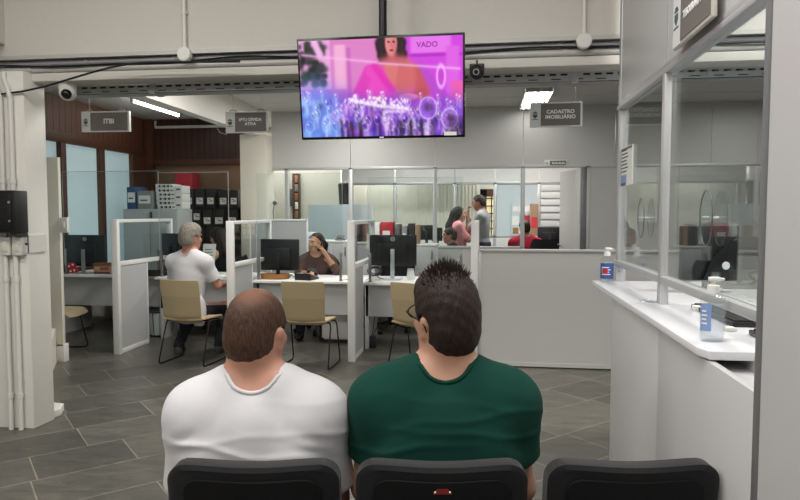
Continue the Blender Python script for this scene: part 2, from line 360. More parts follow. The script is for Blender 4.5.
for k in range(60):
    x = -4.6+.075*k
    if x > -.12: break
    mb = MB(); mb.rbox((x, 13.6, 1.5), (.082, .006, 2.6), math.radians(18+random.uniform(-4, 4))); mb.build('blind_slat', M['blind'], w)
mb = MB(); mb.box(-4.7, -.05, 13.58, 13.64, 2.82, 2.86); mb.build('blind_rail', M['alu'], w)
mb = MB(); mb.box(-4.8, 4, 13.9, 14, 0, 2.92); struct(mb.build('wall_third', M['blind']), 'cream wall of the last room')
d = sroot('window_3', 'brown lattice window with yellowish panes')
mb = MB(); X0, X1, Z0, Z1 = -.2, .36, 1.0, 2.0
mb.box(X0, X1, 13.82, 13.9, 1.84, Z1); mb.box(X0, X0+.2, 13.82, 13.9, Z0, Z1); mb.box(X1-.04, X1, 13.82, 13.9, Z0, Z1)
for k in range(1, 4): mb.box(X0+.2+.105*k-.012, X0+.2+.105*k+.012, 13.83, 13.88, Z0, 1.84)
for k in range(6): mb.box(X0+.2, X1, 13.83, 13.88, Z0+.16*k-.012, Z0+.16*k+.012)
mb.build('window_frame', M['frame'], d)
mb = MB(); mb.box(X0+.2, X1, 13.86, 13.89, Z0, 1.84); mb.build('pane', emit('warm_pane', (240, 226, 180), .7), d)
mb = MB(); mb.box(-4.4, -2.42, 10.5, 10.62, 0, 2.92); struct(mb.build('wall_inner', M['cream']), 'cream inner wall behind the left glazing')
# low partition beside the last divider
w = sroot('wall_low', 'low grey partition closing the desk area')
mb = MB(); mb.box(-.055, 2.6, 6.19, 6.24, .05, 1.115); mb.build('panel', M['panel'], w)
mb = MB(); mb.box(-.068, 2.6, 6.18, 6.25, 1.113, 1.14, .004); mb.box(-.068, -.045, 6.18, 6.25, 0, 1.13, .003); mb.build('cap_rail', M['alu'], w)
mb = MB(); mb.box(-.05, 2.6, 6.186, 6.244, .012, .05); mb.build('skirting', M['panel'], w)
mb = MB(); mb.box(-.05, 2.6, 6.195, 6.24, 0, .012); mb.build('shadow_strip', M['rubber'], w)  # solid dark strip standing in for the shadow line under the skirting
# ------------------------------------------------------------------ cashier booth on the right
w = sroot('wall_right', 'grey cashier booth with glazed front on the right')
GX = .77
mb = MB()
for i, (y0, y1) in enumerate(((2.945, 3.90), (1.66, 2.935))):
    mb.box(GX, GX+.03, y0, y1, 2.13, 3.7)
mb.build('fascia_panel', M['panel2'], w)
mb = MB()
mb.box(GX-.012, GX+.045, 1.6, 3.95, 2.085, 2.108, .003); mb.box(GX-.004, GX+.04, 1.6, 3.95, 2.108, 2.135, .003)
mb.box(GX-.012, GX+.035, 1.6, 3.95, 1.172, 1.205, .003)
mb.box(GX-.005, GX+.045, 3.90, 3.95, 1.08, 3.7, .003); mb.box(GX-.012, GX+.02, 2.925, 2.965, 1.08, 2.1, .003)
mb.box(GX-.002, GX+.03, 2.933, 2.947, 2.1, 3.7)
mb.build('profile', M['alu'], w)
for y0, y1 in ((2.965, 3.90), (1.62, 2.915)):
    mb = MB(); mb.box(GX+.014, GX+.022, y0, y1, 1.207, 2.085); mb.build('glass_pane', M['glass'], w)
for y0, y1 in ((1.625, 2.496), (2.504, 3.40)):
    mb = MB(); mb.box(.646, .668, y0, y1, .0, 1.048, .002); mb.build('lower_panel', M['panel2'], w)
mb = MB(); mb.box(.652, .66, 2.494, 2.506, 0, 1.047); mb.box(.67, .77, 3.375, 3.398, 0, 1.045); mb.build('seam', M['alud'], w)
mb = MB(); mb.box(GX+.002, GX+.03, 1.62, 3.93, 0, 1.05); mb.box(.668, GX+.002, 1.62, 2.6, 1.0, 1.018); mb.build('inner_panel', M['panel2'], w)
mb = MB(); mb.box(.642, .68, 1.598, 1.625, 0, 3.7, .003); mb.build('corner_post', mat('corner_post_grey', (134, 135, 137), .4, .3), w)
mb = MB(); mb.box(.648, .68, -2.5, 1.599, 0, 3.7); mb.build('side_panel', M['panel2'], w)
mb = MB(); mb.box(3.2, 3.24, 1.2, 3.95, 0, 3.7); mb.build('back_panel', M['panel2'], w)
mb = MB(); mb.box(.68, 3.2, 1.2, 1.23, 0, 3.7); mb.build('end_panel', M['panel2'], w)
# ================================================================== CONDUITS, LAMPS, SIGNS, TV
mb = MB(); mb.tube([(-8, 4.045, 2.497), (6.8, 4.045, 2.497)], .016, 12)
for x in np.arange(-3.3, 2.5, .62): mb.cyl((x, 4.045, 2.497), (x+.025, 4.045, 2.497), .02)
tag(mb.build('conduit_pipe', M['conduit']), 'upper dark grey conduit tucked under the big wall', 'conduit')
mb = MB(); mb.tube([(-8, 4.05, 2.4535), (6.8, 4.05, 2.4535)], .021, 12)
for x in np.arange(-3.1, 2.5, .71): mb.cyl((x, 4.05, 2.4535), (x+.03, 4.05, 2.4535), .025)
tag(mb.build('conduit_pipe', M['condl']), 'lower pale conduit lying on the beam ledge', 'conduit')
mb = MB(); pts = [Vector((x, 4.022+.006*math.sin(x*5), 2.475+.010*math.sin(x*3.1)+.006*math.sin(x*7))) for x in np.arange(-7, 6.5, .12)]
mb.tube(pts, .0065, 6); tag(mb.build('cable', M['black']), 'thin black cable running along the conduits', 'cable')
t = thing('cable_tray', 'perforated grey metal cable tray under the beam', 'cable tray', (0, 4.222, 2.314))
mb = MB(); mb.box(-3.0, 6.8, 0, .004, 0, .062); mb.box(-3.0, 6.8, 0, .12, 0, .004); mb.box(-3.0, 6.8, .116, .12, 0, .062); 
for k in range(140):
    x = -2.97+.07*k
    mb.box(x, x+.042, -.0015, .0, .040, .052, 0, 1)
    if k % 2 == 0: mb.box(x+.01, x+.07, -.001, 0, .014, .02, 0, 1)
mb.build('channel', [M['tray'], M['hole']], t)
for x in (-2.3, -.95, .55, 1.9): mb = MB(); mb.box(x-.02, x+.02, -.006, .126, -.006, .076); mb.build('hanger', M['tray'], t)
mb = MB(); ps = [onY(x, y, 3.93) for x, y in ((-40, 95), (0, 94.2), (22, 91.5), (45, 86.5), (68, 79.5), (88, 73.5), (108, 68), (128, 64), (150, 62.5), (185, 62), (240, 61.5))]
mb.tube(ps, .007, 8); tag(mb.build('cable', M['black']), 'black cable sagging across the top of the pillar', 'cable')
def junction(px, py, label, r):
    p = onY(px, py, 3.998); t = thing('conduit_box', label, 'junction box', (p.x, 4.0, p.z), 0)
    mb = MB(); mb.cyl((0, 0, 0), (0, -.035, 0), r, seg=32); mb.cyl((0, -.035, 0), (0, -.04, 0), r*.9, seg=32); mb.build('cover', M['pipe'], t)
    mb = MB(); mb.cyl((0, -.018, r*.8), (0, -.018, 3.68-p.z), .0125, seg=12)
    mb.box(-.022, .022, -.012, 0, .26, .275); mb.cyl((0, -.018, .255), (0, -.018, .285), .016); mb.build('riser_pipe', M['pipe'], t)
junction(186, 55, 'round white conduit box with riser pipe above the wooden boards', .045)
junction(583.5, 42, 'round white conduit box with riser pipe near the booth', .045)
# pillar fittings
def pipe(x, label):
    p = onY(x, 300, 3.93); mb = MB(); mb.tube([(p.x, 3.925, 0), (p.x, 3.925, 2.25), (p.x-.015, 3.925, 2.31), (p.x-.045, 3.93, 2.37), (p.x-.05, 3.935, 2.42)], .0165, 14)
    for z in (.22, 1.02, 1.68): mb.cyl((p.x, 3.925, z), (p.x, 3.925, z+.035), .022); 
    tag(mb.build('conduit_pipe', M['pipe']), label, 'conduit')
pipe(7.5, 'white conduit down the pillar, nearer the photo edge'); pipe(17.5, 'white conduit down the pillar beside its bright corner')
a = onY(-22, 190.5, 3.84); b = onY(17, 233, 3.84)
t = thing('breaker_box', 'black electric breaker box on the white pillar', 'electric box', ((a.x+b.x)/2, 3.90, b.z)); w2 = (b.x-a.x)/2; h = a.z-b.z
mb = MB(); mb.box(-w2, w2, -.07, .05, 0, h, .006); mb.build('casing', M['black'], t)
mb = MB(); mb.box(-w2+.02, w2-.025, -.078, -.068, .02, h-.02, .004); mb.build('door', M['black'], t)
mb = MB(); mb.box(-.005, .02, -.08, -.077, h*.5, h*.53); mb.build('latch', M['greyp'], t); mb = MB(); mb.cyl((w2-.035, -.078, h*.28), (w2-.035, -.084, h*.28), .007); mb.build('knob', M['greyp'], t)
mb = MB(); mb.cyl((w2-.035, -.078, h*.72), (w2-.035, -.084, h*.72), .009); mb.build('knob', M['greyp'], t)
mb = MB(); mb.box(w2-.05, w2-.0, -.06, .04, -.02, -.002); mb.build('cable_gland', M['rubber'], t)
for x, lab in ((8, 'cream switch plate under the breaker box, nearer the photo edge'), (20, 'cream switch plate under the breaker box, beside the bright corner')):
    p = onY(x, 246, 3.93); t = thing('switch_plate', lab, 'switch', (p.x, 3.948, p.z))
    mb = MB(); mb.box(-.035, .035, -.05, .0, -.062, .062, .004); mb.build('plate', M['pipe'], t)
    mb = MB(); mb.box(-.02, .02, -.056, -.049, -.035, .035, .003); mb.build('rocker', M['cream'], t)
mb = MB(); p = onY(26, 244, 3.95); mb.box(p.x-.02, -3.062, 3.942, 3.95, p.z-.06, p.z+.06); mb.box(-3.07, -3.062, 3.942, 4.12, p.z-.06, p.z+.06)
mb.cyl((p.x+.01, 3.942, p.z), (p.x+.01, 3.937, p.z), .008, mi=1); tag(mb.build('strap_plate', [M['pipe'], M['hole']]), 'white strap plate wrapped round the pillar corner', 'bracket')
mb = MB(); q = onY(66, 225, 5.8); mb.box(q.x-.04, q.x+.04, 5.76, 5.8, q.z-.075, q.z+.075, .004); mb.box(q.x-.015, q.x+.015, 5.752, 5.761, q.z-.03, q.z+.03, .002, 1)
tag(mb.build('switch_plate', [M['pipe'], M['signw']]), 'white switch box fixed to the tall cream board', 'switch')
mb = MB(); mb.prism([(-3.1, 4.17, 0), (-3.08, 4.24, 0), (-3.14, 4.36, 0), (-3.24, 4.38, 0), (-3.3, 4.17, 0)], (0, 0, .055), bev=.006)
tag(mb.build('stone_chip', M['pillar']), 'broken white stone piece at the foot of the pillar', 'stone')
# security cameras
p = onY(68.5, 85, 4.14); t = thing('dome_camera', 'white dome security camera by the left end of the tray', 'camera', (p.x, 4.13, 2.375))
mb = MB(); mb.lathe([(.001, 0), (.058, 0), (.06, -.03), (.052, -.055), (.001, -.056)], (0, 0, 0), 28); mb.build('base', M['pipe'], t)
mb = MB(); mb.ball((0, 0, -.062), .056, 24); mb.build('housing', M['pipe'], t)
mb = MB(); mb.ball((.012, -.03, -.075), .036, 24); mb.build('lens', M['screen'], t)
p = onY(477, 73, 4.03); t = thing('dome_camera', 'black security camera right of the television', 'camera', (p.x, 4.0, p.z))
mb = MB(); mb.box(-.045, .045, -.03, .04, .01, .045, .006); mb.box(-.006, .006, -.01, .002, .04, .07); mb.build('base', M['black'], t)
mb = MB(); mb.ball((0, -.03, -.008), (.044, .042, .046), 24); mb.build('housing', M['black'], t)
mb = MB(); mb.cyl((-.004, -.064, -.014), (-.004, -.076, -.016), .02, seg=24); mb.cyl((-.004, -.076, -.016), (-.004, -.079, -.0165), .012, mi=1); mb.build('lens', [M['greyp'], M['screen']], t)
# hanging signs
def emblem(parent, x, y, z, s):
    mb = MB(); sh = [(-.5, .45), (-.5, -.1), (0, -.6), (.5, -.1), (.5, .45), (.2, .35), (0, .5), (-.2, .35)]
    mb.prism([(x+u*s, y, z+v*s) for u, v in sh], (0, -.001, 0)); mb.box(x-.55*s, x+.55*s, y-.001, y, z+.58*s, z+.78*s); mb.box(x-.35*s, x+.35*s, y-.001, y, z+.82*s, z+1.0*s)
    mb.box(x-.7*s, x+.7*s, y-.001, y, z-.85*s, z-.7*s); return mb.build('crest', M['crest'], parent)
def hang_sign(x0, y0, x1, y1, cab, lines, label, rz=0, ts=.03, Y=4.62):
    a = onY(x0, y0, Y); b = onY(x1, y1, Y); W = b.x-a.x; Hh = a.z-b.z
    t = thing('hanging_sign', label, 'sign', ((a.x+b.x)/2, Y, b.z), rz)
    mb = MB(); mb.box(-W/2, W/2, -.012, .012, 0, Hh, .002); mb.build('board', M['signw'], t)
    mb = MB(); mb.box(-W/2+.075, W/2-.014, -.015, -.0125, .008, Hh-.01); mb.build('name_panel', M['signg'], t)
    emblem(t, -W/2+.036, -.013, Hh*.45, .03)
    text('\n'.join(lines), ts, M['signt'], t, (.03, -.0158, Hh/2), FACE)
    for c in cab:
        mb = MB(); u = c-(a.x+b.x)/2; mb.tube([(u, 0, Hh+.012), (u, 0, 2.93-b.z)], .0022, 6); mb.build('cable', M['conduit'], t)
        mb = MB(); mb.tube([(u-.025, 0, Hh), (u-.018, 0, Hh+.012), (u+.018, 0, Hh+.012), (u+.025, 0, Hh)], .004, 6); mb.build('hook', M['greyp'], t)
    return t
hx = lambda x: onY(x, 110, 4.62).x
hang_sign(82.5, 112, 130, 131.5, (hx(90), hx(121)), ['ITBI'], 'grey hanging sign reading ITBI', .03, .052)
hang_sign(226, 112, 268.5, 132.5, (hx(233), hx(261)), ['IPTU DÍVIDA', 'ATIVA'], 'grey hanging sign reading IPTU DÍVIDA ATIVA', .0, .031)
hang_sign(530, 103, 582, 126.5, (hx(541), hx(575)), ['CADASTRO', 'IMOBILIÁRIO'], 'grey hanging sign reading CADASTRO IMOBILIÁRIO', -.04, .036)
a = onY(544.5, 160, 8.86); b = onY(567, 166, 8.86); t = thing('door_sign', 'small grey sign above the open office door', 'sign', ((a.x+b.x)/2, 8.875, b.z)); W = b.x-a.x; h = a.z-b.z
mb = MB(); mb.box(-W/2, W/2, -.012, .0, 0, h, .002); mb.build('board', M['signw'], t)
mb = MB(); mb.box(-W/2+.07, W/2-.01, -.015, -.012, .012, h-.01); mb.build('name_panel', M['alud'], t)
mb = MB()
for k in range(12): mb.box(-W/2+.105+.0145*k, -W/2+.116+.0145*k, -.0165, -.015, h*.38, h*.64-.006*(k % 3))
mb.build('lettering', M['signt'], t); emblem(t, -W/2+.035, -.013, h*.45, .016)
t = thing('wall_sign', 'grey sign reading TESOURARIA on the booth fascia', 'sign', (.738, 2.47, 2.122))
mb = MB(); mb.box(-.012, .003, -.225, .225, 0, .235, .003); mb.build('board', mat('sign_frame', (206, 202, 192), .45), t)
mb = MB(); mb.box(-.0145, -.012, -.207, .125, .014, .222, 0); mb.build('name_panel', M['signg'], t)
mb = MB(); mb.box(-.0145, -.012, .128, .222, .004, .23, 0); mb.build('crest_panel', M['signw'], t)
text('TESOURARIA', .04, M['signt'], t, (-.0155, -.01, .098), (PI/2, 0, -PI/2), sx=.86)
o = emblem(t, 0, 0, 0, .045); o.location = (-.0145, .178, .11); o.rotation_euler = (0, 0, -PI/2)
# fluorescent lamps
M['tube'] = emit('lamp_tube', (255, 252, 244), 18)
M['tube4'] = emit('lamp_tube_soft', (255, 252, 246), 9)
t = thing('tube_lamp', 'single fluorescent tube in front of the dark boards', 'lamp', (-4.38, 8.14, 2.93))
mb = MB(); mb.box(-.03, .03, -.62, .62, -.035, 0, .004); mb.build('batten', M['white'], t)
mb = MB(); mb.cyl((0, -.6, -.05), (0, .6, -.05), .016); mb.build('tube', M['tube'], t)
for y in (-.61, .61): mb = MB(); mb.box(-.016, .016, y-.012, y+.012, -.07, -.03, .002); mb.build('lamp_holder', M['white'], t)
t = thing('tube_lamp', 'four tube fluorescent luminaire above the CADASTRO sign', 'lamp', (.585, 8.15, 2.93))
mb = MB(); mb.box(-.16, .16, -.64, .64, -.02, 0, .003)
for x in (-.07, 0, .07): mb.prism([(x-.022, -.6, -.02), (x+.022, -.6, -.02), (x, -.6, -.06)], (0, 1.2, 0))
mb.box(-.16, -.155, -.64, .64, -.07, 0); mb.box(.155, .16, -.64, .64, -.07, 0); mb.build('housing', M['white'], t)
for k in range(4): mb = MB(); x = -.105+.07*k; mb.cyl((x, -.6, -.05), (x, .6, -.05), .011); mb.build('tube', M['tube4'], t)
for s in (-1, 1): mb = MB(); mb.box(-.15, .15, s*.62-.015, s*.62+.015, -.065, -.015); mb.build('lamp_holder', M['greyp'], t)
# white pipe on the dark boards
mb = MB(); mb.tube([(-5.05, 9.33, 2.90), (-5.05, 9.33, 2.80), (-3.45, 9.33, 2.80)], .022, 10)
mb.tube([(-4.05, 9.3, 2.78), (-4.0, 9.3, 2.70), (-3.9, 9.3, 2.67), (-3.82, 9.3, 2.78)], .005, 6); tag(mb.build('conduit_pipe', M['pipe']), 'white pipe across the top of the dark wooden boards', 'conduit')
# television
TVW, TVH = .955, .568
p = onY(381, 88, 3.65); t = thing('television', 'large flat television showing a purple concert scene', 'television', (p.x, 3.65, p.z))
cx = onY(380.2, 88, 3.65).x-p.x
tilt = bpy.data.objects.new('ceiling_pole', None)
bpy.data.objects.remove(tilt)
def tilted(o): o.rotation_euler = (math.radians(9), 0, math.radians(-.8)); return o
mb = MB(); mb.box(-TVW/2, TVW/2, -.02, .03, -TVH/2, TVH/2, .004); mb.box(-.3, .3, .03, .07, -.2, .12, .01); tilted(mb.build('casing', M['screen'], t))
mb = MB(); mb.tube([(-.01, .13, -.05), (-.01, .13, 3.69-p.z)], .024, 16); mb.cyl((-.01, .13, 3.67-p.z), (-.01, .13, 3.69-p.z), .08); mb.build('pole', M['blackm'], t)
mb = MB(); mb.box(-.2, .2, .07, .085, -.12, .1); mb.box(-.05, .05, .085, .15, -.06, .06); mb.build('bracket', M['blackm'], t)
def tv_screen():
    nx, ny = 220, 132; W, Hh = TVW-.022, TVH-.03
    u, v = np.meshgrid(np.linspace(0, 1, nx), np.linspace(0, 1, ny), indexing='ij')   # u right, v down
    rg = np.random.RandomState(5); S = lambda r, g, b: np.array(srgb(r, g, b)[:3])
    img = np.zeros((nx, ny, 3)); img[:] = S(214, 120, 220)
    def mix(col, m):
        nonlocal img
        m = np.clip(m, 0, 1)[..., None]; img = img*(1-m)+S(*col)*m
    sm = lambda x, w: 1/(1+np.exp(-x/w))
    box = lambda x0, x1, y0, y1, w=.004: sm(u-x0, w)*sm(x1-u, w)*sm(v-y0, w)*sm(y1-v, w)
    ell = lambda x, y, rx, ry, w=.05: sm(1-np.sqrt(((u-x)/rx)**2+((v-y)/ry)**2), w)
    def seg(x0, y0, x1, y1, r, w=.004):
        dx, dy = x1-x0, (y1-y0)*.6; t_ = np.clip(((u-x0)*dx+(v-y0)*.6*dy)/(dx*dx+dy*dy), 0, 1)
        return sm(r-np.hypot(u-x0-t_*dx, (v-y0)*.6-t_*dy), w)
    mix((236, 184, 226), box(-.1, .2, -.1, .5)); mix((224, 150, 206), box(.2, .5, -.1, .7)); mix((240, 190, 220), box(.22, .29, .05, .5)); mix((206, 120, 200), box(.3, .32, .08, .6))
    mix((216, 92, 226), box(.66, 1.1, -.1, .9)); mix((232, 140, 236), box(.69, .93, -.1, .16)); mix((190, 60, 204), box(.68, 1, .17, .2)); mix((226, 120, 230), box(.9, .98, .1, .8)); mix((238, 120, 190), box(.93, 1.1, .45, .85))
    mix((200, 96, 214), seg(.74, .3, .93, .75, .035)); mix((236, 170, 240), seg(.7, .35, .8, .7, .012)); mix((238, 180, 244), ell(.87, .4, .03, .13)); mix((212, 90, 220), ell(.87, .4, .018, .09))
    for k in range(70):
        x, y = rg.uniform(0, .16), rg.uniform(.02, .45); mix([(38, 58, 40), (24, 36, 30), (60, 86, 56), (90, 70, 80)][k % 4], ell(x, y, rg.uniform(.012, .03), rg.uniform(.02, .05), .2)*.8)
    mix((240, 196, 232), seg(.1, .02, .13, .14, .02))
    # performer
    mix((44, 18, 38), ell(.568, .04, .078, .2))
    for hx_, hy_ in ((.505, .1), (.51, .17), (.525, .22), (.5, .05), (.635, .1), (.645, .17), (.632, .23), (.64, .05)): mix((52, 22, 44), ell(hx_, hy_, .026, .055, .12))
    mix((92, 44, 70), seg(.51, .05, .515, .2, .006)*.6); mix((92, 44, 70), seg(.632, .05, .64, .2, .006)*.6)
    mix((214, 130, 132), box(.55, .6, .15, .3, .008)); mix((226, 84, 196), seg(.44, .33, .37, .56, .042)); mix((226, 84, 196), seg(.37, .56, .44, .6, .03))
    mix((206, 110, 120), seg(.7, .34, .76, .56, .045)); mix((200, 100, 116), seg(.76, .56, .66, .63, .028))
    mix((236, 96, 204), ell(.565, .48, .135, .24)); mix((236, 96, 204), ell(.5, .33, .09, .08)); mix((216, 128, 130), ell(.64, .4, .08, .2, .08)); mix((206, 120, 128), box(.5, .66, .2, .3, .012)*.9)
    mix((222, 140, 140), sm(.045-np.abs(u-.57)-(v-.28)*.12, .004)*box(.5, .66, .26, .5)); mix((228, 70, 190), seg(.47, .28, .57, .52, .022)); mix((232, 150, 150), ell(.5, .62, .035, .045)); mix((236, 160, 190), ell(.67, .6, .06, .035))
    mix((228, 156, 158), ell(.572, .05, .036, .13)); mix((206, 124, 136), ell(.592, .07, .014, .09, .2)*.6); mix((200, 118, 130), seg(.573, .05, .574, .085, .004)*.7); mix((170, 60, 80), ell(.574, .125, .013, .012)); mix((80, 30, 40), ell(.558, .04, .008, .01)); mix((80, 30, 40), ell(.588, .04, .008, .01))
    mix((250, 200, 240), seg(.02, .14, .48, .24, .004)*.9); mix((250, 210, 244), seg(.5, .25, .98, .33, .003)*.9)
    # glasses in front
    edge = .52+.12*u+.03*np.sin(u*18); low = sm(v-edge, .035); mix((150, 92, 214), low*.85); mix((104, 44, 190), sm(v-.78, .05)*.85); mix((120, 170, 236), ell(.1, .75, .14, .3, .2)*.75)
    cols = [(176, 120, 232), (120, 66, 210), (96, 40, 176), (190, 130, 236), (150, 150, 240), (70, 26, 130), (222, 150, 232), (44, 20, 80)]
    for k in range(150):          # dim glass bodies
        x = rg.uniform(0, 1); y = rg.uniform(.6+.1*x, 1.02); c = cols[rg.randint(len(cols))]
        if x < .24 and rg.rand() < .75: c = [(136, 186, 246), (110, 150, 236), (180, 214, 250)][k % 3]
        r = .012+.02*(y-.5); mix(c, ell(x, y, r, r*2.2, .3)*.55)
    for k in range(110):          # rims and stems, nearer rows larger and lower
        row = k/110; x = rg.uniform(0, 1); y = .5+.1*x+row*.42+rg.uniform(-.02, .02); r = .010+.020*row
        c = (236, 214, 250) if x > .22 else (206, 226, 255)
        mix(c, (ell(x, y, r, r*2.3, .07)-ell(x, y, r*.82, r*2.0, .07))*.55); mix(c, seg(x, y+r*2.3, x, y+r*2.3+.07+.05*row, .0022)*.6); mix((250, 244, 255), ell(x-r*.35, y-r*.9, .004, .01, .3)*.8)
    for k in range(26): x = rg.uniform(.2, .95); mix((34, 14, 62), seg(x, .84, x+rg.uniform(-.01, .01), 1.0, .005)*.6)
    for k in range(60):
        x = .3+rg.uniform(0, .36); y = .6+.2*(x-.3)+rg.uniform(-.04, .05); mix((250, 236, 255), ell(x, y, .006, .012, .3)*.9)
    mix((250, 236, 250), seg(.32, .62, .5, .69, .009)*.9); mix((250, 240, 250), seg(.52, .69, .66, .72, .011)*.8); mix((246, 230, 250), seg(.54, .745, .64, .75, .006)*.8)
    for x, y, r in ((.79, .72, .055), (.92, .83, .05)):
        mix((176, 120, 226), ell(x, y, r, r*2.1, .06)*.6); mix((236, 214, 250), (ell(x, y, r, r*2.1, .03)-ell(x, y, r*.9, r*1.95, .03))*.9); mix((90, 60, 80), ell(x+.005, y-.01, r*.45, r*.8, .15)*.6); mix((230, 200, 250), seg(x, y+r*2, x, 1.0, .005))
    mix((60, 24, 66), box(.9, 1.05, .8, 1.05, .01)*ell(.97, .95, .1, .2, .2)*.6)
    for x in (.31, .36, .62, .68, .74): mix((34, 16, 50), seg(x, .86, x+.01, 1.0, .009)*.8)
    img = np.clip(img, 0, 1)**1.35
    me = bpy.data.meshes.new('picture'); vs = np.stack([(u-.5)*W, np.full_like(u, -.0215), (.5-v)*Hh], -1).reshape(-1, 3)
    idx = np.arange(nx*ny).reshape(nx, ny); F = np.stack([idx[:-1, :-1], idx[:-1, 1:], idx[1:, 1:], idx[1:, :-1]], -1).reshape(-1, 4)
    me.from_pydata(vs.tolist(), [], F.tolist()); at = me.color_attributes.new('picture', 'FLOAT_COLOR', 'POINT')
    at.data.foreach_set('color', np.concatenate([img, np.ones((nx, ny, 1))], -1).reshape(-1).astype(np.float32))
    m, n, l, b = nmat('tv_picture'); a = n.new('ShaderNodeVertexColor'); a.layer_name = 'picture'; b.inputs['Base Color'].default_value = (.01, .01, .01, 1); b.inputs['Roughness'].default_value = .25
    l.new(a.outputs['Color'], b.inputs['Emission Color']); b.inputs['Emission Strength'].default_value = 1.0; me.materials.append(m)
    return tilted(link('screen', me, t))
tv_screen()
e = text('VADO', .042, emit('screen_lettering', (118, 40, 130), .8), t, (0, 0, 0), (0, 0, 0))
e.matrix_local = Matrix.Rotation(math.radians(-.8), 4, 'Z') @ Matrix.Rotation(math.radians(9), 4, 'X') @ Matrix.Translation((.27, -.0228, .225)) @ Matrix.Rotation(PI/2, 4, 'X')
mb = MB(); mb.box(-.012, .012, -.0215, -.02, -.28, -.273); tilted(mb.build('badge', M['logo'], t)); mb = MB(); mb.box(.36, .43, -.0225, -.02, -.272, -.252); tilted(mb.build('sticker', M['logo'], t))
# ================================================================== DESKS AND DIVIDERS
DX = [-3.835, -2.58, -1.325, -.11]
DL = ['grey and white desk divider nearest the cream board', 'white desk divider right of the grey haired visitor', 'white desk divider right of the woman on the phone', 'white desk divider at the end of the low partition']
for i, x in enumerate(DX):
    t = thing('desk_divider', DL[i], 'divider', (x, 6.19, 0), 0, 'dividers between the service desks'); h = 1.405 if i else 1.42
    mb = MB(); mb.box(-.036, .036, 0, .05, 0, h, .004); mb.build('post', M['white'], t)
    mb = MB(); mb.box(-.03, .03, 1.16, 1.21, .742, h, .004); mb.build('post', M['white'], t)
    mb = MB(); mb.box(-.03, .03, .05, 1.16, h-.035, h, .003); mb.build('top_rail', M['white'], t)
    mb = MB(); mb.box(-.03, .03, .05, 1.16, .93, .975, .003); mb.build('middle_rail', M['white'], t)
    E_ = (.6, .57, .51, .5)[i]; mb = MB(); mb.box(-.02, .02, .05, E_, .05, .93); mb.build('panel', M['modesty'], t)
    mb = MB(); mb.box(-.022, .022, E_, E_+.02, 0, .93, .002); mb.build('post', M['white'], t)
    mb = MB(); mb.box(-.024, .024, .05, E_, .0, .05, .003); mb.build('base_rail', M['white'], t)
    if i < 3: mb = MB(); mb.box(-.004, .004, .05, 1.16, .975, h-.035); mb.build('glass_pane', M['frost'], t)
    else: mb = MB(); mb.box(-.02, .02, .05, 1.16, .975, h-.035); mb.build('upper_panel', M['white'], t)
bays = [(-5.2, -3.84), (-3.83, -2.585), (-2.575, -1.33), (-1.32, -.15)]
YD = [7.1, 6.97, 6.78, 6.72]
BL = ['white service desk under the brown framed windows', 'white service desk where the grey haired visitor sits', 'white service desk of the woman on the phone', 'white service desk with cables hanging under it']
for (x0, x1), y, l in zip(bays, YD, BL):
    t = thing('service_desk', l, 'desk', ((x0+x1)/2, y, 0), 0, 'service desks in a row'); w = (x1-x0)/2-.003
    mb = MB(); mb.box(-w, w, 0, .75, .712, .74, .004); mb.build('desktop', M['white'], t)
    mb = MB(); mb.box(-w+.02, w-.02, .1, .12, .36, .712); mb.build('modesty_panel', M['modesty'], t)
    for s in (-1, 1): mb = MB(); mb.box(s*(w-.03)-.02, s*(w-.03)+.02, .1, .66, 0, .712, .003); mb.build('leg', M['modesty'], t)
# clear screens standing on the desk fronts
AX = [(62, 158, 172), (142, 228, 173), (248, 342, 174), (368, 463, 178)]
AL = ['tall clear acrylic screen on the desk by the brown windows', 'tall clear acrylic screen before the grey haired visitor', 'tall clear acrylic screen before the woman on the phone', 'tall clear acrylic screen on the desk with cables below']
for (p0, p1, py), (x0, x1), y, l in zip(AX, bays, YD, AL):
    Y = y+.09; a = onY(p0, py, Y); b = onY(p1, py, Y); xa, xb = max(a.x, x0+.03), min(b.x, x1-.03)
    t = thing('acrylic_screen', l, 'screen', ((xa+xb)/2, Y, .74), 0, 'acrylic screens on the service desks'); w = (xb-xa)/2; h = a.z-.74
    mb = MB(); mb.box(-w, w, -.002, .002, .13, h); mb.build('sheet', M['acryl'], t)
    mb = MB(); mb.box(-w, w, -.0028, .0028, h, h+.004); 
    for s in (-1, 1): mb.box(s*w-.0015, s*w+.0015, -.0028, .0028, .13, h)
    mb.build('sheet_edge', M['acrylic_edge'], t)
    for s in (-1, 1):
        mb = MB(); mb.box(s*(w-.02)-.016, s*(w-.02)+.016, -.02, .02, 0, .012, .002); mb.box(s*(w-.02)-.013, s*(w-.02)+.013, -.012, -.003, .012, .31, .002); mb.box(s*(w-.02)-.013, s*(w-.02)+.013, .003, .012, .012, .31, .002); mb.build('holder', M['steel'], t)
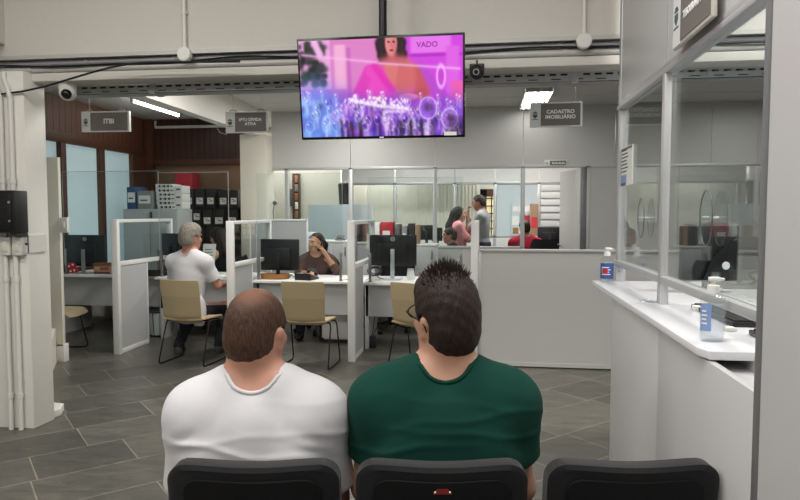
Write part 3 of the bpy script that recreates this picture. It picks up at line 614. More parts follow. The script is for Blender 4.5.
# ------------------------------------------------------------------ visitor chairs (face local +y)
def bend(pts, n=5):
    pts = [Vector(p) for p in pts]; out = [pts[0]]
    for i in range(1, len(pts)-1):
        a, b, c = pts[i-1], pts[i], pts[i+1]; r = min(.05, (a-b).length*.45, (c-b).length*.45)
        p, q = b+(a-b).normalized()*r, b+(c-b).normalized()*r
        for k in range(n+1): s = k/n; out.append(p*(1-s)**2+b*2*s*(1-s)+q*s*s)
    return out+[pts[-1]]
def visitor_chair(label, loc, rz):
    t = thing('visitor_chair', label, 'chair', loc, rz, 'beige visitor chairs at the service desks')
    def back(u, v):
        s = 2*u-1; z = .415+.425*v; wd = .215*(1-.06*(1-v)); r = .09
        if v > .9: wd *= 1-.06*((v-.9)/.1)**2
        if v < .16: wd *= 1-.16*(1-v/.16)**2
        y = -.215-.05*v+.035*s*s*(1-.3*v)+(.06*(1-v/.18)**2 if v < .18 else 0)
        return (s*wd, y, z)
    mb = MB(); mb.sheet(back, 20, 24, .012); mb.build('backrest', M['perf'], t, 50)
    def seat(u, v):
        s = 2*u-1; y = -.2+.43*v; z = .445+.012*s*s-.05*max(0, (v-.8)/.2)**2+.012*(1-v)
        return (s*.22*(1-.1*max(0, (v-.75)/.25)**2), y, z)
    mb = MB(); mb.sheet(seat, 16, 16, .014); mb.build('seat', M['beige'], t, 50)
    for s in (-1, 1):
        mb = MB(); mb.tube(bend([(s*.16, -.02, .432), (s*.235, -.10, .432), (s*.245, -.24, .009), (s*.245, .2, .009), (s*.235, .1, .432), (s*.16, .02, .432)]), .0075, 8); mb.build('leg', M['blackm'], t)
    mb = MB(); mb.tube([(-.2, -.08, .43), (.2, -.08, .43)], .007); mb.tube([(-.2, .08, .43), (.2, .08, .43)], .007); mb.build('frame', M['blackm'], t)
    return t
v0 = visitor_chair('beige visitor chair side-on by the tall cream board', (-4.52, 6.22, 0), math.radians(-82))
clone(v0, 'beige visitor chair with the grey haired visitor in it', (-2.90, 6.03, 0), math.radians(-7))
clone(v0, 'beige visitor chair before the woman on the phone', (-1.70, 6.04, 0), math.radians(-2))
clone(v0, 'beige visitor chair half hidden behind the spiky haired man', (-.60, 6.04, 0), math.radians(-24))
def pt(px_, Y): return onY(px_, 300, Y).x
# ------------------------------------------------------------------ office chairs (face local +y)
def office_chair(label, loc, rz, m, cat='chair', group='office chairs behind the desks', bz=.98):
    t = thing('office_chair', label, cat, loc, rz, group)
    for k in range(5):
        a = k*2*PI/5+.3; c, s = math.cos(a), math.sin(a)
        mb = MB(); mb.tube([(.03*c, .03*s, .10), (.16*c, .16*s, .09), (.29*c, .29*s, .065)], .017, 8); mb.build('leg', M['black'], t)
        mb = MB(); mb.cyl((.29*c-.022*s, .29*s+.022*c, .028), (.29*c+.022*s, .29*s-.022*c, .028), .028); mb.build('caster', M['rubber'], t)
    mb = MB(); mb.cyl((0, 0, .07), (0, 0, .3), .03); mb.cyl((0, 0, .3), (0, 0, .42), .018); mb.box(-.1, .1, -.1, .1, .41, .435, .01); mb.build('gas_lift', M['black'], t)
    mb = MB(); mb.box(-.235, .235, -.22, .24, .435, .505, .032, seg=3); mb.build('seat', m, t)
    def bk(u, v):
        s = 2*u-1; return (s*.22*(1-.25*max(0, (v-.7)/.3)**2-.2*max(0, (.2-v)/.2)**2), -.22-.05*v+.05*s*s-.02*math.sin(v*PI), .58+(bz-.58)*v)
    mb = MB(); mb.sheet(bk, 12, 12, -.045); mb.build('backrest', m, t, 60)
    mb = MB(); mb.tube(bend([(0, -.05, .425), (0, -.27, .43), (0, -.285, .7)]), .016, 8); mb.build('back_support', M['black'], t)
    return t
M['blackseat'] = fabric('office_chair_black', (32, 32, 35), 400)
office_chair('brown office chair behind the desk by the brown windows', (-4.55, 7.95, 0), math.radians(165), M['brown'], bz=.9)
office_chair('dark office chair of the long haired clerk', (pt(218, 7.85), 8.0, 0), math.radians(84), M['blackseat'], bz=.92)
office_chair('dark office chair of the woman on the phone', (pt(317, 7.66), 7.74, 0), math.radians(186), M['blackseat'], bz=.9)
office_chair('empty dark office chair behind the desk with hanging cables', (-1.2, 7.95, 0), math.radians(165), M['blackseat'], bz=.9)
# ------------------------------------------------------------------ monitors (screen faces local +y, back to the visitors)
def monitor(label, loc, rz, w, h, z0, stand, logo=True, base=True, group='monitors on the service desks'):
    t = thing('monitor', label, 'monitor', loc, rz, group)
    mb = MB(); mb.box(-w/2, w/2, -.012, .02, z0, z0+h, .006); mb.box(-w*.3, w*.3, -.04, -.008, z0+.03, z0+h*.72, .012); mb.build('casing', M['black'], t)
    mb = MB(); mb.box(-w/2+.008, w/2-.008, .0195, .022, z0+.014, z0+h-.008); mb.build('screen', M['screen'], t)
    mb = MB(); mb.box(-.022, .022, -.062, -.042, .01, z0+h*.55, .004); mb.build('stand', stand, t)
    if base: mb = MB(); mb.box(-.1, .1, -.12, .08, 0, .012, .004); mb.build('base', stand, t)
    if logo:
        mb = MB(); mb.tube([(.022*math.cos(k*PI/12), -.0135, z0+h*.87+.022*math.sin(k*PI/12)) for k in range(24)], .0022, 6, closed=True); mb.build('logo_ring', M['logo'], t)
        text('DELL', .015, M['logo'], t, (0, -.0135, z0+h*.87), FACE)
    return t
def deskx(px, Y): return onY(px, 270, Y).x
monitor('black monitor seen from behind under the brown framed windows', (deskx(86, 7.35), 7.35, .74), .03, .52, .39, .085, M['greyp'])
monitor('black monitor left of the grey haired visitor', (deskx(173, 7.3), 7.3, .74), -.5, .42, .35, .15, M['black'], False)
monitor('black monitor beside the woman on the phone', (deskx(280, 7.12), 7.12, .74), -.1, .47, .36, .085, M['black'], False)
monitor('black monitor with pale stand on the desk with hanging cables', (deskx(393, 7.1), 7.1, .74), .02, .53, .345, .155, M['lgrey'])
# phones and desk clutter
def phone(label, loc, rz):
    t = thing('desk_phone', label, 'phone', loc, rz, 'desk telephones')
    mb = MB(); mb.prism([(-.1, -.1, 0), (-.1, .11, 0), (-.1, .11, .075), (-.1, -.1, .02)], (.2, 0, 0), bev=.006); mb.build('body', M['black'], t)
    mb = MB(); mb.tube(bend([(-.07, -.09, .05), (-.07, -.07, .085), (-.07, .07, .125), (-.07, .1, .1)]), .016, 10); mb.ball((-.07, -.085, .058), (.024, .024, .022)); mb.ball((-.07, .095, .105), (.024, .024, .022)); mb.build('handset', M['black'], t)
    mb = MB()
    for i in range(3):
        for j in range(4): mb.box(-.01+.025*i, .006+.025*i, -.075+.028*j, -.058+.028*j, .03+.007*j, .036+.0085*j)
    mb.build('keypad', M['greyp'], t); mb = MB(); mb.box(-.01, .08, .06, .095, .068, .078); mb.build('display', M['greyp'], t); return t
phone('black telephone on the desk left of the grey haired visitor', (deskx(158, 7.18), 7.18, .74), PI+.3)
phone('black telephone right of the monitor beside the woman', (deskx(307, 6.96), 6.96, .74), PI-.2)
t = thing('desk_dispenser', 'small red and white desk dispenser under the windows', 'dispenser', (deskx(72, 7.3), 7.3, .74), .2)
mb = MB(); mb.box(-.07, .07, -.04, .04, 0, .065, .01); mb.box(-.05, .045, -.035, .035, .06, .135, .012); mb.build('body', M['red'], t)
for x, z, y in ((-.05, .045, -.04), (.0, .03, -.04), (.045, .04, -.04), (-.02, .09, -.035), (.025, .11, -.035)): mb = MB(); mb.cyl((x, y+.004, z), (x, y-.003, z), .012); mb.build('white_dot', M['paper'], t)
t = thing('carton', 'pinkish printed carton beside the monitor under the windows', 'box', (deskx(104, 7.28), 7.28, .74), .05)
mb = MB(); mb.box(-.105, .105, -.05, .05, 0, .105, .003); mb.build('box', M['pinkbox'], t)
mb = MB(); mb.box(-.1, .1, -.052, -.05, .008, .028, 0, 0); mb.box(-.085, -.03, -.052, -.05, .06, .082, 0, 1); mb.box(-.02, .09, -.052, -.05, .05, .085, 0, 2); mb.build('print', [M['ink'], mat('mustard', (200, 170, 70), .6), M['brown']], t)
mb = MB(); mb.box(-.11, .11, -.055, .055, .105, .135, .004); mb.build('lid', M['brown'], t)
t = thing('woven_tray', 'tan woven tray on the desk of the woman on the phone', 'tray', (deskx(275, 6.98), 6.98, .74), 0)
mb = MB(); mb.lathe([(.14, 0), (.15, .06), (.155, .06), (.145, .0)], seg=28, sx=1.1, sy=.62); mb.build('rim', M['orange'], t, recalc=True)
mb = MB(); mb.lathe([(.01, .004), (.142, .004)], seg=28, sx=1.1, sy=.62); mb.build('bottom', M['orange'], t)
def sheets(label, loc, rz, w, d, n, name='paper_stack'):
    mb = MB()
    for k in range(n): mb.rbox((random.uniform(-.005, .005), random.uniform(-.005, .005), .0015+.003*k), (w, d, .0028), random.uniform(-.08, .08))
    o = mb.build(name, M['paper']); o.location = loc; o.rotation_euler = (0, 0, rz); return tag(o, label, 'paper', 'papers on the desks')
sheets('loose white papers in front of the woman on the phone', (deskx(335, 7.0), 7.0, .74), .3, .26, .18, 3)
sheets('white papers at the elbow of the long haired clerk', (deskx(222, 7.14), 7.14, .74), -.2, .3, .21, 4)
sheets('white papers behind the woven tray', (deskx(282, 7.3), 7.36, .74), .1, .22, .16, 8)
sheets('white papers by the telephone near the woman', (deskx(296, 7.1), 7.16, .74), .5, .1, .1, 10)
mb = MB(); a = onY(202, 240, 7.55); b = onY(212, 253, 7.55)
t = thing('notice', 'white printed notice standing between monitor and clerk', 'notice', ((a.x+b.x)/2, 7.55, .74), -.15); w = .09
mb.prism([(-w, 0, .0), (w, 0, .0), (w, .06, .36), (-w, .06, .36)], (0, .003, 0)); mb.build('sheet', M['paper'], t)
mb = MB()
for k in range(6): mb.prism([(-w*.7, .06*(.3+.1*k)-.001, .36*(.3+.1*k)), (w*(.7-.15*(k % 3)), .06*(.3+.1*k)-.001, .36*(.3+.1*k)), (w*(.7-.15*(k % 3)), .06*(.32+.1*k)-.001, .36*(.32+.1*k)), (-w*.7, .06*(.32+.1*k)-.001, .36*(.32+.1*k))], (0, -.001, 0))
mb.build('print', M['ink'], t)
# cables of the right hand desk, adapter
mb = MB(); x = deskx(374, 7.05)
for k in range(5):
    r = random.uniform(.05, .09); mb.tube([(x+r*math.cos(q*PI/9), 7.1+.02*k+.02*math.sin(q*PI/9), .83+.6*r*math.sin(q*PI/9)) for q in range(18)], .005, 6, closed=True)
mb.tube(bend([(x, 7.1, .80), (x+.06, 7.08, .748), (x+.25, 7.05, .748), (x+.3, 7.2, .748)]), .005, 6)
tag(mb.build('cable_bundle', M['black']), 'coiled black cables left of the pale monitor stand', 'cable')
t = thing('desk_card', 'small white card standing right of the pale monitor stand', 'card', (deskx(411, 7.12), 7.12, .74), .1)
mb = MB(); mb.prism([(-.05, 0, 0), (.045, 0, 0), (.03, .04, .12), (-.04, .04, .12)], (0, .004, 0)); mb.build('card', M['paper'], t)
a = onZ(370, 349, 0); t = thing('power_adapter', 'black power box on the floor under the right desk', 'power box', (a.x, a.y+.1, 0), .1)
mb = MB(); mb.box(-.05, .05, -.06, .06, 0, .13, .006); mb.build('casing', M['black'], t)
for k, (dx, dz) in enumerate(((-.08, .6), (.02, .62), (.06, .5))):
    mb = MB(); mb.tube([(dx*.3, 0, .13), (dx, .02, .22), (dx*1.6, .0, .34), (dx*.8, .03, dz)], .005, 6); mb.build('cord', M['black'], t)
t = thing('drawer_pedestal', 'white drawer pedestal under the desk of the woman', 'cabinet', (deskx(340, 7.3), 7.3, 0), 0)
mb = MB(); mb.box(-.17, .15, -.2, .3, .04, .66, .004); mb.build('body', M['white'], t)
for k in range(3): mb = MB(); mb.box(-.165, .145, -.215, -.2, .06+.2*k, .25+.2*k, .003); mb.build('drawer', M['white'], t)
mb = MB(); mb.box(-.16, .14, -.19, .29, 0, .04); mb.build('plinth', M['black'], t)
t = thing('waste_bag', 'pale bag in a wire bin under the visitor desk', 'bin', (deskx(160, 7.3), 7.28, 0), 0)
mb = MB(); mb.lathe([(.13, .02), (.15, .12), (.17, .28), (.175, .3), (.165, .3), (.15, .12), (.12, .03)], seg=26); mb.build('bag', M['lgrey'], t)
mb = MB(); mb.tube([(.178*math.cos(k*PI/12), .178*math.sin(k*PI/12), .3) for k in range(24)], .006, 6, closed=True); mb.tube([(.15*math.cos(k*PI/12), .15*math.sin(k*PI/12), .015) for k in range(24)], .006, 6, closed=True)
for k in range(8): a = k*PI/4; mb.tube([(.15*math.cos(a), .15*math.sin(a), .015), (.18*math.cos(a), .18*math.sin(a), .3)], .004, 6)
mb.build('wire_frame', M['blackm'], t)
# ------------------------------------------------------------------ filing corner, left
YS = 9.05
a = onY(123, 209, 8.15); b = onY(178, 262, 8.15)
t = thing('steel_cabinet', 'grey steel cabinet below the stack of white boxes', 'cabinet', ((a.x+b.x)/2, 8.15, 0), 0); W = (b.x-a.x)/2; Hc = a.z
mb = MB(); mb.box(-W, W, 0, .45, 0, Hc, .004); mb.build('body', M['cabinet'], t)
for s in (-1, 1): mb = MB(); mb.box(s*W*.5-W*.48, s*W*.5+W*.48, -.012, 0, .08, Hc-.03, .003); mb.build('door', M['cabinet'], t)
mb = MB(); mb.box(.02, .035, -.03, -.012, Hc-.12, Hc-.04); mb.build('handle', M['black'], t)
def at_cab(px0, py0, px1, Y=8.25): 
    a = onY(px0, py0, Y); b = onY(px1, py0, Y); return (a.x+b.x)/2, (b.x-a.x)/2, a.z-Hc
def archive(px0, px1, py, label, m, cat='archive box'):
    x, w, h = at_cab(px0, py, px1); t = thing('archive_box', label, cat, (x, 8.27, Hc), 0, 'archive boxes on the steel cabinet')
    mb = MB(); mb.box(-w, w, -.03, .25, 0, h, .004); mb.build('box', m, t)
    mb = MB(); mb.box(-w*.8, w*.8, -.032, -.03, h*.3, h*.75); mb.build('paper_label', M['paper'], t)
    mb = MB(); mb.box(-w*.6, w*.4, -.033, -.032, h*.45, h*.52); mb.build('print', M['ink'], t)
archive(127, 136, 187, 'blue archive box on the left end of the steel cabinet', M['blue'])
archive(137.5, 152, 191, 'grey archive box beside the blue archive box', M['greyp'])
whites = ['lowest', 'second from the bottom', 'third from the bottom', 'fourth from the bottom', 'fifth from the bottom', 'topmost']
x0 = onY(157, 190, 8.3).x; x1 = onY(174, 190, 8.3).x; zt = onY(160, 184, 8.3).z
for k in range(6):
    h = (zt-Hc)/6; w = (x1-x0)/2; t = thing('paper_box', 'white printed box, %s of the big stack on the steel cabinet' % whites[k], 'box', ((x0+x1)/2+(.012 if k < 1 else (-.012 if k > 3 else 0))+0, 8.3, Hc+h*k), random.uniform(-.03, .03), 'white boxes stacked on the steel cabinet')
    mb = MB(); mb.box(-w, w, -.02, .24, .002, h-.002, .003); mb.build('box', M['paper'], t)
    mb = MB()
    for x in (-.5, 0.05, .5): mb.cyl((x*w, -.022, h*.45), (x*w, -.0195, h*.45), .018, seg=10); mb.box(x*w+.03, x*w+.07, -.0215, -.0195, h*.35, h*.6)
    mb.build('print', M['ink'], t)
x0 = onY(174.6, 190, 8.3).x; x1 = onY(182, 190, 8.3).x
for k in range(3):
    h = (zt-.02-Hc)/3; w = (x1-x0)/2; t = thing('paper_box', 'narrow white box, %s of the slim stack beside the big stack' % ('lowest', 'middle one', 'topmost')[k], 'box', ((x0+x1)/2+0, 8.3, Hc+h*k), 0, 'narrow white boxes on the steel cabinet')
    mb = MB(); mb.box(-w, w, 0, .24, .002, h-.002, .003); mb.build('box', M['paper'], t)
    mb = MB(); mb.box(-w*.6, w*.5, -.002, 0, h*.4, h*.6); mb.build('print', M['ink'], t)
# shelf of black file boxes with white labels
t = thing('file_shelf', 'dark shelf holding the black file boxes', 'shelf', (0, 9.0, 0)); xa = onY(180.5, 200, 9.0).x; xb = onY(241.5, 200, 9.0).x
rows = [onY(200, y, 9.0).z for y in (207.5, 225, 243, 262)]
mb = MB()
for z in rows+[.05]: mb.box(xa, xb, 0, .34, z-.015, z, .002)
mb.build('board', M['black'], t)
for x in (xa, xb-.02): mb = MB(); mb.box(x, x+.02, 0, .34, 0, rows[0]+.02, .002); mb.build('side_panel', M['black'], t)
RN = ['top row', 'second row', 'third row']
def filebox(px0, px1, z0, py, label, lab=True, Y=9.02, lp=.15):
    a = onY(px0, py, Y); b = onY(px1, py, Y); w = (b.x-a.x)/2-.003; h = a.z-z0
    t = thing('file_box', label, 'file box', ((a.x+b.x)/2, Y, z0), 0, 'black file boxes on the dark shelf')
    mb = MB(); mb.box(-w, w, 0, .28, .001, h, .004); mb.build('box', M['file'], t)
    if lab:
        mb = MB(); mb.rbox((0, -.002, h*lp+.055), (w*1.35, .003, .095), 0); mb.build('paper_label', M['paper'], t)
        mb = MB(); mb.rbox((w*.15, -.0045, h*lp+.055), (w*.7, .002, .012), 0); mb.rbox((-.01, -.0045, h*lp+.08), (w*.6, .002, .008), 0); mb.build('print', M['ink'], t)
for k, (p0, p1) in enumerate(((183, 193.5), (194.5, 204.5), (205.5, 215), (218, 228), (229, 238))):
    filebox(p0, p1, rows[0], 188.5 if k < 3 else 190, 'black labelled file box, %s from the left in the shelf top row' % ('first', 'second', 'third', 'fourth', 'fifth')[k])
for k, (p0, p1) in enumerate(((182.5, 191.5), (192, 201), (202, 212), (213, 224.5), (226, 238))):
    filebox(p0, p1, rows[1], 208.5, 'black labelled file box, %s from the left in the shelf second row' % ('first', 'second', 'third', 'fourth', 'fifth')[k], lp=.28 if k < 2 else .04)
for k in range(5):
    filebox(183+11*k, 193+11*k, rows[2], 226, 'black file box, %s from the left in the shelf third row' % ('first', 'second', 'third', 'fourth', 'fifth')[k], False)
mb = MB(); a = onY(176, 173.5, 9.1); b = onY(193.5, 190, 9.1); t = thing('red_box', 'red cardboard box above the white stack and file boxes', 'box', ((a.x+b.x)/2, 9.06, rows[0]+.205), 0)
w = (b.x-a.x)/2; h = a.z-rows[0]-.205; mb.box(-w, w, 0, .26, 0, h, .004)
for k in range(4): mb.box(-w+.1*k+.04, -w+.1*k+.045, -.002, 0, 0, h)
mb.build('box', M['redbox'], t)
# ------------------------------------------------------------------ cabinets and things in front of the back partition
a = onY(250, 219, 8.3); b = onY(307, 240, 8.3)
t = thing('desk_screen', 'pale grey low screen panel beside the cream column', 'screen panel', ((a.x+b.x)/2, 8.3, 0)); w = (b.x-a.x)/2
mb = MB(); mb.box(-w, w, 0, .03, .05, a.z-.02); mb.build('panel', M['modesty'], t)
mb = MB(); mb.box(-w-.01, w+.01, -.006, .036, a.z-.025, a.z, .003); mb.box(w-.01, w+.012, -.006, .036, 0, a.z, .003); mb.box(-w-.012, -w+.01, -.006, .036, 0, a.z, .003); mb.build('rail', M['white'], t)
def lowcab(px0, px1, py, Y, label, n, dep=.4):
    a = onY(px0, py, Y); b = onY(px1, py, Y); w = (b.x-a.x)/2; h = a.z
    t = thing('low_cabinet', label, 'cabinet', ((a.x+b.x)/2, Y, 0), 0)
    mb = MB(); mb.box(-w, w, .015, dep, .06, h-.025, .003); mb.box(-w+.02, w-.02, .04, dep, 0, .06); mb.build('body', M['white'], t)
    mb = MB(); mb.box(-w-.01, w+.01, 0, dep, h-.025, h, .003); mb.build('top_board', M['white'], t)
    for k in range(n):
        x = -w+2*w*k/n; mb = MB(); mb.box(x+.006, x+2*w/n-.006, 0.0, .015, .07, h-.04, .002); d = mb.build('door', M['modesty'], t)
        mb = MB(); mb.box(x+2*w/n-.06, x+2*w/n-.045, -.02, 0, h-.2, h-.08, .003); mb.build('handle', M['steel'], d)
    return (a.x+b.x)/2, h
_, hA = lowcab(296, 349, 240.5, 8.4, 'white low cabinet behind the woman on the phone', 3)
_, hB = lowcab(358, 372, 242, 7.9, 'narrow white cabinet behind the reddish clutter', 1)
a = onY(308, 204.5, 9.35); b = onY(367, 240, 9.35); t = thing('tall_cabinet', 'pale blue grey cabinet behind the glass carrying the black bin', 'cabinet', ((a.x+b.x)/2, 9.35, 0)); w = (b.x-a.x)/2
mb = MB(); mb.box(-w, w, 0, .45, .05, a.z, .004); mb.box(-w+.03, w-.03, .02, .43, 0, .05); mb.build('body', M['lgrey'], t)
mb = MB(); mb.box(-w+.01, w-.2, -.01, 0, .1, a.z-.02, .003); mb.build('back_sheet', mat('pale_blue_metal', (190, 200, 206), .45), t)
tcz = a.z
a = onY(337.5, 183, 9.5); b = onY(351.5, 203, 9.5); t = thing('bin', 'black round bin with pale lid on the pale cabinet', 'bin', ((a.x+b.x)/2, 9.55, tcz)); r = (b.x-a.x)/2; h = a.z-tcz
mb = MB(); mb.lathe([(.01, 0), (r*.85, 0), (r, h*.93), (r*1.04, h*.94), (r*.8, h), (.01, h*1.03)], seg=28); mb.build('bucket', M['file'], t)
mb = MB(); mb.lathe([(.01, h*.99), (r*.55, h*.99), (r*.5, h*1.08), (.01, h*1.1)], (.05, 0, 0), seg=24); mb.build('lid', M['paper'], t)
mb = MB(); x = onY(340, 238, 8.5).x
t = thing('hole_punch', 'dark grey hole punch on the cabinet behind the woman', 'hole punch', (x, 8.52, hA), .1)
mb = MB(); mb.box(-.07, .07, -.04, .04, 0, .02, .006); mb.box(-.05, .05, -.03, .03, .02, .045, .008); mb.build('base', M['alud'], t); mb = MB(); mb.prism([(-.06, -.025, .045), (.07, -.025, .05), (.06, -.025, .085), (-.02, -.025, .075)], (0, .05, 0), bev=.005); mb.build('lever', M['greyp'], t)
x = onY(308, 234, 8.5).x; t = thing('carton', 'white and blue carton on the cabinet near the phoning woman', 'box', (x, 8.52, hA), 0)
mb = MB(); mb.box(-.1, .1, -.05, .1, 0, .11, .003); mb.build('box', M['paper'], t); mb = MB(); mb.box(-.1, -.03, -.052, -.05, .05, .1); mb.box(.0, .08, -.052, -.05, .02, .06); mb.build('print', M['labelp'], t)
def stand_binder(px0, px1, py, Y, z, label, m, lab=True, dep=.22):
    a = onY(px0, py, Y); b = onY(px1, py, Y); w = (b.x-a.x)/2; h = a.z-z; t = thing('binder', label, 'binder', ((a.x+b.x)/2, Y, z), 0)
    mb = MB(); mb.box(-w, w, 0, dep, 0, h, .006); mb.build('cover', m, t)
    if lab: mb = MB(); mb.box(-w*.65, w*.5, -.003, 0, h*.12, h*.6); mb.build('paper_label', M['paper'], t)
    return t
lx, lh = lowcab(372.5, 436, 244, 8.35, 'white low cabinet behind the monitor with pale stand', 2)
stand_binder(380.5, 393, 222, 8.42, lh, 'red binder with a white label behind the right monitor', M['red'])
stand_binder(372.5, 379.5, 223, 8.42, lh, 'white binder left of the red binder', M['paper'], False)
stand_binder(395, 400, 224, 8.42, lh, 'dark grey binder right of the red binder', M['alud'], False)
stand_binder(402, 407, 226, 8.42, lh, 'grey binder with small white label', M['greyp'])
stand_binder(408, 414, 223.5, 8.46, lh, 'charcoal binder second from the brown folder', M['file'], False)
stand_binder(415, 419, 225, 8.46, lh, 'brown folder at the right end of the binders', M['card'], False)
stand_binder(357, 362, 224, 8.0, hB, 'black folder beside the reddish folder', M['file'], False)
stand_binder(362.5, 368, 224.5, 8.0, hB, 'reddish brown folder behind the right divider', M['brown'], False)
# second room: desk monitors, posters
def inner_desk(px0, px1, py, Y, label):
    a = onY(px0, py, Y); b = onY(px1, py, Y); t = thing('office_desk', label, 'desk', ((a.x+b.x)/2, Y, 0)); w = (b.x-a.x)/2
    mb = MB(); mb.box(-w, w, 0, .6, a.z-.03, a.z, .003); mb.build('desktop', M['white'], t)
    for s in (-1, 1): mb = MB(); mb.box(s*(w-.03)-.015, s*(w-.03)+.015, .03, .57, 0, a.z-.03, .003); mb.build('leg', M['modesty'], t)
    return a.z
z1 = inner_desk(405, 500, 256, 9.15, 'white desk behind the glass where the pink dressed woman stands')
monitor('small black monitor behind the glass, left one', (onY(427, 240, 9.4).x, 9.4, z1), 0, .2, .22, onY(427, 240, 9.4).z-z1, M['black'], False, True, 'monitors behind the glass')
monitor('small black monitor behind the glass near the profile head', (onY(437, 240, 9.55).x, 9.55, z1), .2, .16, .2, onY(437, 241, 9.55).z-z1, M['black'], False, True, 'monitors behind the glass')
a = onY(512, 202, 12.3); b = onY(531, 236, 12.3); t = thing('poster_board', 'board of pinned notices beyond the open door', 'notice board', ((a.x+b.x)/2, 12.44, 0)); w = (b.x-a.x)/2
mb = MB(); mb.box(-w, w, 0, .02, b.z, a.z); mb.build('board', M['bluepane'], t)
rr = random.Random(4)
for k, (u, v, su, sv, c) in enumerate(((-.6, .8, .3, .16, 'paper'), (.1, .8, .35, .2, 'paper'), (.65, .8, .25, .2, 'paper'), (-.6, .45, .35, .3, 'paper'), (.15, .5, .3, .3, 'labelp'), (.65, .45, .3, .35, 'redbox'), (-.55, .15, .3, .2, 'orange'), (.1, .15, .35, .2, 'paper'), (.6, .12, .25, .15, 'pinkbox'))):
    mb = MB(); z = b.z+(a.z-b.z)*v; mb.box(u*w-su*w, u*w+su*w, -.004-.001*k, 0, z-sv*.28, z+sv*.28); mb.build('notice', M[c], t)
a = onY(530, 204, 12.2); b = onY(538, 236, 12.2); t = thing('binder', 'tan upright folder beside the board of pinned notices', 'folder', ((a.x+b.x)/2, 12.15, b.z-.0)); w = (b.x-a.x)/2
mb = MB(); mb.box(-w, w, 0, .1, 0, a.z-b.z, .004); mb.build('cover', M['card'], t); mb = MB(); mb.box(-w*.7, w*.7, -.003, 0, .15, .35); mb.build('patch', M['redbox'], t)
t.location.z = 0; 
for k in KIDS(t): k.location.z = b.z
mb = MB(); mb.box(-w, w, .0, .1, 0, b.z, .003); mb.build('stand', M['white'], t)
z2 = inner_desk(503, 572, 250, 11.6, 'white desk beyond the open door under the slatted panel')
t = monitor('dark monitor on the desk beyond the open door', (onY(550, 240, 11.75).x, 11.75, z2), .0, .44, .3, onY(550, 244, 11.75).z-z2, M['black'], False, True, 'monitors beyond the door')
# shelf unit with binders on the inner cream wall
a = onY(293, 173.5, 10.45); b = onY(300, 220, 10.45)
t = thing('wall_rack', 'narrow wooden wall rack behind the left glazing', 'rack', ((a.x+b.x)/2, 10.4, 0)); w = (b.x-a.x)/2
mb = MB(); mb.box(-w, -w+.05, 0, .1, b.z, a.z, .003); mb.box(w-.015, w, 0, .1, b.z, a.z, .003); mb.box(-w, w, .08, .1, b.z, a.z); mb.build('frame', M['frame'], t)
for k, c in enumerate(('card', 'paper', 'orange', 'greyp', 'pinkbox')): mb = MB(); z = b.z+(a.z-b.z)*(.04+.19*k); mb.box(-w+.05, w-.02, -.02, .08, z, z+.12, .003); mb.build('leaflet', M[c], t)
a = onY(289, 189, 10.4); b = onY(292.5, 206, 10.4); mb = MB(); mb.box(a.x, b.x, 10.42, 10.5, b.z, a.z, .004); tag(mb.build('meter_box', M['alud']), 'small grey box on the cream wall beside the rack', 'box')
mb = MB(); a = onY(275, 203, 8.85); mb.cyl((a.x, 8.86, a.z), (a.x, 8.83, a.z), .03); mb.tube([(a.x, 8.84, a.z), (a.x-.02, 8.82, a.z-.12), (a.x-.01, 8.83, a.z-.3)], .008); tag(mb.build('wall_hook', M['alud']), 'small dark hook with a cord beside the cream column', 'hook')
# ------------------------------------------------------------------ booth counter and its things
for k, (y0, y1, lab) in enumerate(((2.952, 3.93, 'pale worktop of the booth, farther piece with blue labelled bottle'), (1.95, 2.948, 'pale worktop of the booth, nearer piece with clear gel bottle'))):
    t = thing('service_counter', lab, 'counter', (.63, y0, 0), 0, 'booth worktops'); L = y1-y0
    mb = MB(); c = .03 if k else .0
    mb.prism([(c*.6, 0, 1.053), (.62, 0, 1.053), (.62, L, 1.053), (0, L, 1.053), (0, c*1.6, 1.053)], (0, 0, .027), bev=.003); mb.build('worktop', M['counter'], t)
    mb = MB()
    for y in ((.3, .9) if k == 0 else (.1, .5)): mb.box(.03, .1, y-.02, y+.02, 1.038, 1.053)
    mb.build('bracket', M['alud'], t)
for y, lab in ((2.965, 'aluminium bracket under the middle post of the booth'), (3.90, 'aluminium bracket under the far post of the booth')):
    t = thing('glass_bracket', lab, 'bracket', (.78, y, 1.08), 0, 'brackets carrying the booth glass')
    mb = MB(); mb.box(-.022, .022, -.012, .012, 0, .088, .002); mb.build('plate', M['alu'], t); mb = MB(); mb.cyl((-.006, -.012, .06), (-.006, -.015, .06), .004); mb.build('screw', M['alud'], t)
